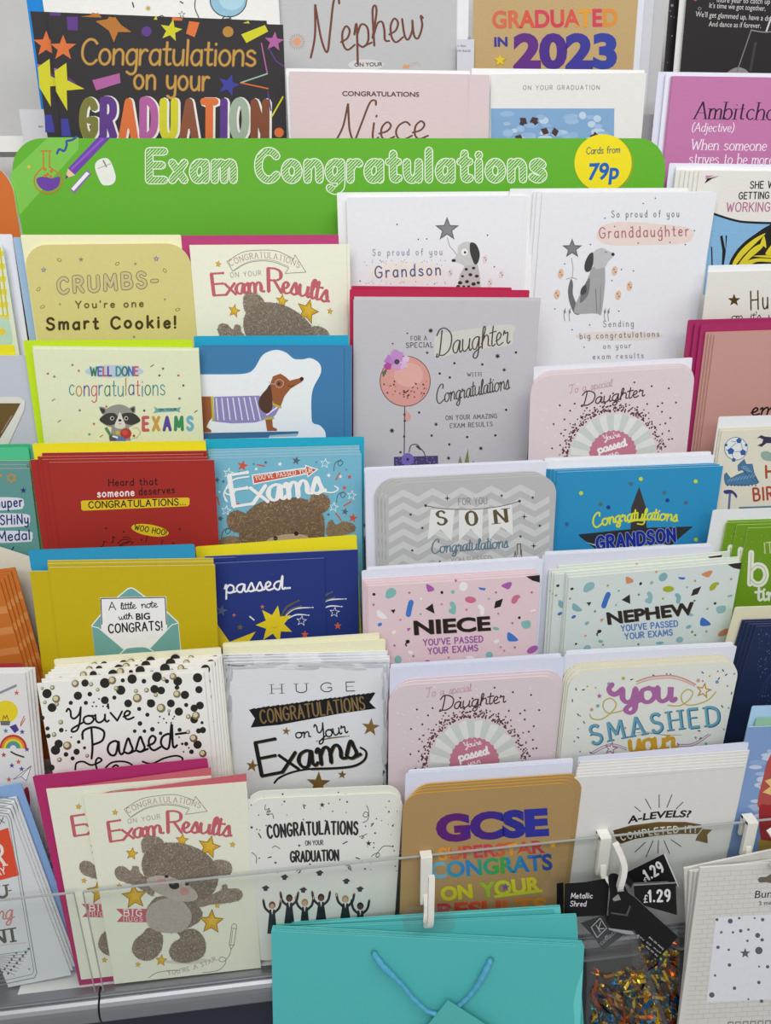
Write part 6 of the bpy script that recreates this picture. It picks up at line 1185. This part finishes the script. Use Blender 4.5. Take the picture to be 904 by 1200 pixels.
for P in ([(439, 1115, -.001), (440, 1117, .003), (449, 1127, .0055), (461, 1138, .006), (472, 1149, .006), (484, 1164, .006), (500, 1179, .006), (519, 1186, .0055), (531, 1183, .004)], [(575, 1123, -.001), (574, 1125, .003), (567, 1137, .0055), (559, 1150, .006), (549, 1163, .006), (539, 1173, .005), (529, 1184, .004)]):
    pts = [on(*p) for p in P]; Q = []
    for i in range(len(pts)-1):
        for k in range(4): Q.append(pts[i].lerp(pts[i+1], k/4))
    Q.append(pts[-1]); R_ = []
    for i in range(len(Q)): R_.append(.0021+(.0009 if i < 14 else 0)*math.sin(min(i, 14)/14*math.pi)+.00025*math.sin(i*2.2))
    mb.tube(Q, R_, RP, 8)
mb = s.mb('eyelet')
for u, v in ((439, 1115.5), (575, 1123.5)):
    p = on(u, v, .0008); mb.face([(p.x+.0035*math.cos(t*math.pi/6), p.y+.0035*math.sin(t*math.pi/6), .0017) for t in range(12)], mat('3A8F8E', 'paper'))
mb = s.mb('gift_tag'); A_ = [on(525, 1164, .0085), on(590, 1206, .0085), on(545, 1262, .0085), on(478, 1222, .0085)]
mb.faces(A_+[p-Vector((0, 0, .0004)) for p in A_], [(0, 1, 2, 3), (7, 6, 5, 4), (0, 4, 5, 1), (1, 5, 6, 2), (2, 6, 7, 3), (3, 7, 4, 0)], mat('52B0AE', 'paper'))
done(s)
s = bag((319, 1087), (683, 1105), YL-.029, 'second teal gift bag just behind the frontmost one', seed=5, yaw=YW); done(s)
s = bag((322, 1089), (676, 1073), YL-.0235, 'third teal gift bag, its top tilted up to the right', seed=8, yaw=YW)
mb = s.mb('hanger_tab'); PL = clear('clear_film', (.90, .91, .91), 1.45, .12, .05)
o_ = [(473, 1066), (480, 1060), (525, 1060), (532, 1066), (534, 1084), (528, 1090), (478, 1090), (472, 1084)]
mb.face([on(*p, .0022) for p in o_], PL); done(s)
s = bag((321, 1084), (657, 1063), YL-.018, 'rearmost teal gift bag behind the hook', seed=11, yaw=YW); done(s)
# ------------------------------------------------------------ packets of foil shred
FILM = clear('clear_film', (.90, .91, .91), 1.45, .12, .05); BLK = mat('0D0C0E', 'ink')
FOILS = [mat(h, 'shiny') for h in ('E2C42A', 'C98A22', '2A86B8', '1F5F9A', 'B8522A', '3A2A4A', 'D8B02A', '1E1E28', 'E8DA4A', '4FA8CC')]
def pillow(s, outline, bulge, name, z0=0.0):
    mb = s.mb(name); n = len(outline); cx = sum(p[0] for p in outline)/n; cy = sum(p[1] for p in outline)/n
    for sg in (1, -1):
        V = []; rings = [1, .93, .75, .45]
        for r in rings:
            for p in outline:
                q = s.px(cx+(p[0]-cx)*r, cy+(p[1]-cy)*r); V.append((q[0], q[1], z0+sg*bulge*math.sqrt(max(0, 1-r*r))+.0006*math.sin(p[0]*.9+r*5)*(r < .99)))
        q = s.px(cx, cy); V.append((q[0], q[1], z0+sg*bulge)); F_ = []
        for k in range(len(rings)-1):
            for i in range(n): F_.append((k*n+i, k*n+(i+1) % n, (k+1)*n+(i+1) % n, (k+1)*n+i))
        for i in range(n): F_.append(((len(rings)-1)*n+i, (len(rings)-1)*n+(i+1) % n, len(rings)*n))
        mb.faces(V, F_, FILM)
def shred(s, region, n, zr, seed, name='foil_shred', dark=0):
    mb = s.mb(name); rnd = random.Random(seed)
    for i in range(n):
        for _ in range(60):
            u, v = rnd.uniform(*region[0]), rnd.uniform(*region[1])
            if region[2](u, v): break
        a = rnd.gauss(1.1, .7) if rnd.random() < .7 else rnd.uniform(0, 3.14); ln = rnd.uniform(16, 46); w_ = rnd.uniform(.0011, .0027); cur = rnd.uniform(-.12, .12); m_ = rnd.choice(FOILS if rnd.random() > dark else FOILS[3:8])
        z = rnd.uniform(*zr); k = 8; V = []; tw = rnd.uniform(-2.5, 2.5); ph = rnd.uniform(0, 6)
        x, y = u, v
        for j in range(k+1):
            q = s.px(x, y); t = ph+tw*j/k; d = (math.cos(a), -math.sin(a)); nx_, ny_ = -d[1], d[0]
            zz = z+.0016*math.sin(j*.8+ph); V += [(q[0]+nx_*w_*math.cos(t), q[1]+ny_*w_*math.cos(t), zz+w_*math.sin(t)), (q[0]-nx_*w_*math.cos(t), q[1]-ny_*w_*math.cos(t), zz-w_*math.sin(t))]
            x += math.cos(a)*ln/k; y += math.sin(a)*ln/k; a += cur
            if not region[2](x, y): break
        kk = len(V)//2-1
        if kk > 0: mb.faces(V, [(2*j, 2*j+1, 2*j+3, 2*j+2) for j in range(kk)], m_)
NS = [0]
def strip(s, pts, z, mt_=None, name=None, th=.0004, sm=False):
    NS[0] += 1; name = name or 'printed_header#%d' % NS[0]
    if sm: pts = catmull(list(pts)+[pts[0]], 4)[:-1]
    mb = s.mb(name); P = [s.px(*s.m(p)) for p in pts]; n = len(P); V = [(x, y, z(i) if callable(z) else z) for i, (x, y) in enumerate(P)]; V += [(a, b, c_-th) for a, b, c_ in V]
    mb.faces(V, [tuple(range(n)), tuple(range(2*n-1, n-1, -1))]+[(i, n+i, n+(i+1) % n, (i+1) % n) for i in range(n)], mt_ or BLK)
def packet(y, label):
    s = Sheet((690, 1040), (790, 1030), 12, 0, p0=at_y(740, 1040, y)); s.frame(.14); s.name, s.label, s.cat, s.group = 'shred_packet', label, 'packet', 'foil shred packets'; s.v(660, 920, 4.288); return s
WT = '#D9D6DA'
s = packet(YL-.018, 'clear packet of foil shred with tilted £1.29 header, behind and to the right')
FR_ = [(735, 1040), (762, 1050), (788, 1068), (794, 1084), (797, 1110), (798, 1150), (797, 1190), (796, 1225), (780, 1235), (740, 1225), (738, 1180), (742, 1120), (735, 1080)]
pillow(s, FR_, .0042, 'film')
shred(s, ((742, 822), (1095, 1225), lambda u, v: v > 1096 and 746 < u < 795 and u > 742+(1125-v)*.6), 340, (-.0028, .0028), 4, dark=.5)
strip(s, [(325, 425), (500, 338), (528, 380), (570, 500), (520, 474), (350, 480), (300, 440)], .003); strip(s, [(500, 338), (507, 336), (575, 498), (570, 500)], .0032, mat('CFCFD2', 'gloss'))
strip(s, [(-34, 488), (0, 484), (0, 650), (-34, 648)], .002)
s.part('lettering#price'); s.text('1.29', 420, 466, 500, 418, 52, WT, w=11, sp=4, L=91); s.line([(412, 452), (403, 455), (402, 470), (412, 472)], 4, WT, 91, True); s.line([(398, 466), (410, 462)], 4, WT, 91); s.part(None)
s.mb('_self').faces([(0, .1396, 0), (.004, .1396, 0), (.004, .14, 0), (0, .14, 0)], [(0, 1, 2, 3)], BLK); r_ = done(s)
for k in children(r_):
    if k.name.startswith('foil_shred'): k['kind'] = 'stuff'
s = packet(YL-.030, 'front clear packet of foil shred with black Metallic Shred label')
FL_ = [(722, 1060), (738, 1062), (745, 1095), (758, 1130), (772, 1170), (783, 1200), (788, 1225), (735, 1235), (690, 1228), (687, 1190), (688, 1150), (687, 1110), (682, 1085), (690, 1072)]
pillow(s, FL_, .0042, 'film')
shred(s, ((688, 782), (1128, 1225), lambda u, v: v > 1138-(u-690)*.1 and 692 < u < 740+(v-1100)*.38), 380, (-.0028, .0028), 7)
z1 = lambda i: .0035+(.0006*math.sin(i*2))
strip(s, [(4, 484), (110, 474), (205, 460), (225, 500), (212, 640), (100, 648), (0, 655)], z1); strip(s, [(345, 482), (450, 474), (556, 470), (558, 540), (562, 636), (470, 610), (400, 590), (350, 540)], .0048)
strip(s, [(345, 482), (556, 470), (556, 476), (345, 488)], .0052, mat('8A8A8E', 'gloss'))
strip(s, [(300, 510), (350, 545), (455, 640), (562, 735), (460, 857), (400, 790), (340, 700), (298, 640)], lambda i: .006+.0005*i % .002)
strip(s, [(85, 684), (210, 642), (300, 690), (330, 722), (196, 818), (140, 740)], .0028, mat('2E3032', 'gloss'))
strip(s, [(214, 432), (260, 424), (300, 490), (325, 560), (312, 640), (335, 700), (225, 692), (214, 600), (222, 520)], .0075, name='knot', sm=True)
strip(s, [(262, 520), (275, 548), (240, 556), (232, 545)], .0079, mat('8E8A84', 'gloss'), name='knot'); strip(s, [(225, 610), (300, 622), (318, 575), (325, 582), (308, 630), (225, 618)], .0079, mat('4A484C', 'gloss'), name='knot')
strip(s, [(212, 690), (330, 705), (345, 722), (300, 720), (216, 698)], .0079, mat('9A9A9E', 'gloss'), name='knot'); strip(s, [(330, 500), (300, 470), (318, 440), (345, 470)], .005)
s.part('lettering#price'); s.text('Metallic', 32, 552, 138, 552, 26, WT, w=3.6, slant=.15, L=116); s.text('Shred', 28, 592, 106, 592, 26, WT, w=3.6, slant=.15, L=116)
s.text('1.29', 420, 566, 524, 562, 54, WT, w=11, sp=4, L=137); s.line([(412, 538), (402, 536), (400, 566), (394, 570), (412, 568)], 5, WT, 137, True); s.line([(394, 554), (409, 552)], 4, WT, 137)
for i, (a, b) in enumerate((((490, 795), (420, 735)), ((478, 815), (362, 725)), ((462, 830), (405, 780)))): s.text('kxnw oa nxe'[i:], a[0], a[1], b[0], b[1], 11, '#B9B6BA', 'hand', w=2, L=175)
for P in ([(135, 700), (180, 655), (212, 705), (165, 752), (135, 700)], [(160, 690), (180, 725)], [(172, 705), (182, 672)], [(175, 708), (200, 706)]): s.line(P, 4, '#A9A9AC', 95)
s.text('collect', 185, 790, 262, 725, 26, '#8E8E92', 'script', w=3, L=95); s.part(None)
s.mb('_self').faces([(0, .1396, 0), (.004, .1396, 0), (.004, .14, 0), (0, .14, 0)], [(0, 1, 2, 3)], BLK); r_ = done(s)
for k in children(r_):
    if k.name.startswith('foil_shred'): k['kind'] = 'stuff'
# ------------------------------------------------------------ bunting packs
def pack(tl, tr, y, label, full):
    s = Sheet(tl, tr, 14, 0, p0=at_y((tl[0]+tr[0])/2, (tl[1]+tr[1])/2, y)); s.frame(.26); s.name, s.label, s.cat, s.group = 'bunting_pack', label, 'pack', 'bunting packs'
    mb = s.mb('_self'); mb.prism(rrect(s.W, s.H, .001, 3), -.0022, 0, mat('D3D1CC', 'linen'), mat('E4E2DD'))
    if full:
        s.v(640, 900, 3.424); GB = '#B9B7B2'; rnd = random.Random(2)
        for j in range(32):
            y_ = 420+j*19; x0 = 620-(y_-405)*.115+6
            s.line([(x0, y_), (1150, y_-30)], 1.6, GB, 1, caps=False)
            for i in range(13):
                x = x0+30+i*44+(j % 2)*22; s.line([(x, y_-(x-x0)*.055), (x-2, y_+19-(x-x0)*.055)], 1.6, GB, 1, caps=False)
        s.part('euro_slot').poly([(850, 448), (858, 438), (885, 436), (905, 424), (930, 424), (950, 434), (980, 432), (985, 446), (950, 456), (930, 462), (905, 462), (885, 458), (858, 460)], '#6A6258', 3)
        s.part(None); s.text('Bun', 838, 522, 906, 518, 31, '#211F20', 'sans', slant=.18, L=4); s.text('3 me', 856, 551, 906, 548, 17, '#3A383A', 'sans', L=4)
        s.part('window_print').poly([(682, 598), (1150, 575), (1150, 915), (645, 940)], '#DEDFE6', 3); DG = '#5E5F6C'
        for x, y, r in ((740, 614, 10), (776, 602, 5), (838, 602, 4), (870, 608, 7), (782, 653, 7), (813, 648, 5), (751, 659, 5), (850, 671, 10), (868, 689, 7), (809, 693, 5), (691, 719, 7), (734, 729, 5), (855, 732, 15), (737, 790, 7), (856, 796, 4), (890, 797, 7), (679, 832, 5), (855, 860, 7), (757, 883, 7), (666, 910, 11), (813, 927, 4), (866, 935, 7), (687, 608, 6), (930, 690, 8), (950, 800, 9)): s.disc(x, y, r, DG, 4)
        s.star(800, 743, 22, DG, 4); s.star(704, 659, 9, DG, 4); s.part('icon_print')
        for i in range(8): x = 730+i*30; s.poly([(x, 1018-i*1.2), (x+24, 1017-i*1.2), (x+22, 1045-i*1.2), (x-2, 1046-i*1.2)], '#8E8C88', 3); s.poly([(x+5, 1023-i*1.2), (x+19, 1022-i*1.2), (x+17, 1042-i*1.2), (x+3, 1042-i*1.2)], '#CFCDC8', 4)
        s.part(None)
    return done(s)
pack((821, 1017), (1012, 1004), YL-.034, 'front grey brick-pattern bunting pack with a dotted window', True)
pack((815, 1022), (1006, 1005), YL-.030, 'second bunting pack behind the brick-pattern front one', False)
pack((809, 1021), (1000, 996), YL-.026, 'third bunting pack behind the brick-pattern front one', False)
pack((802, 1018), (992, 978), YL-.021, 'rearmost bunting pack with its top edge tilted up to the right', False)
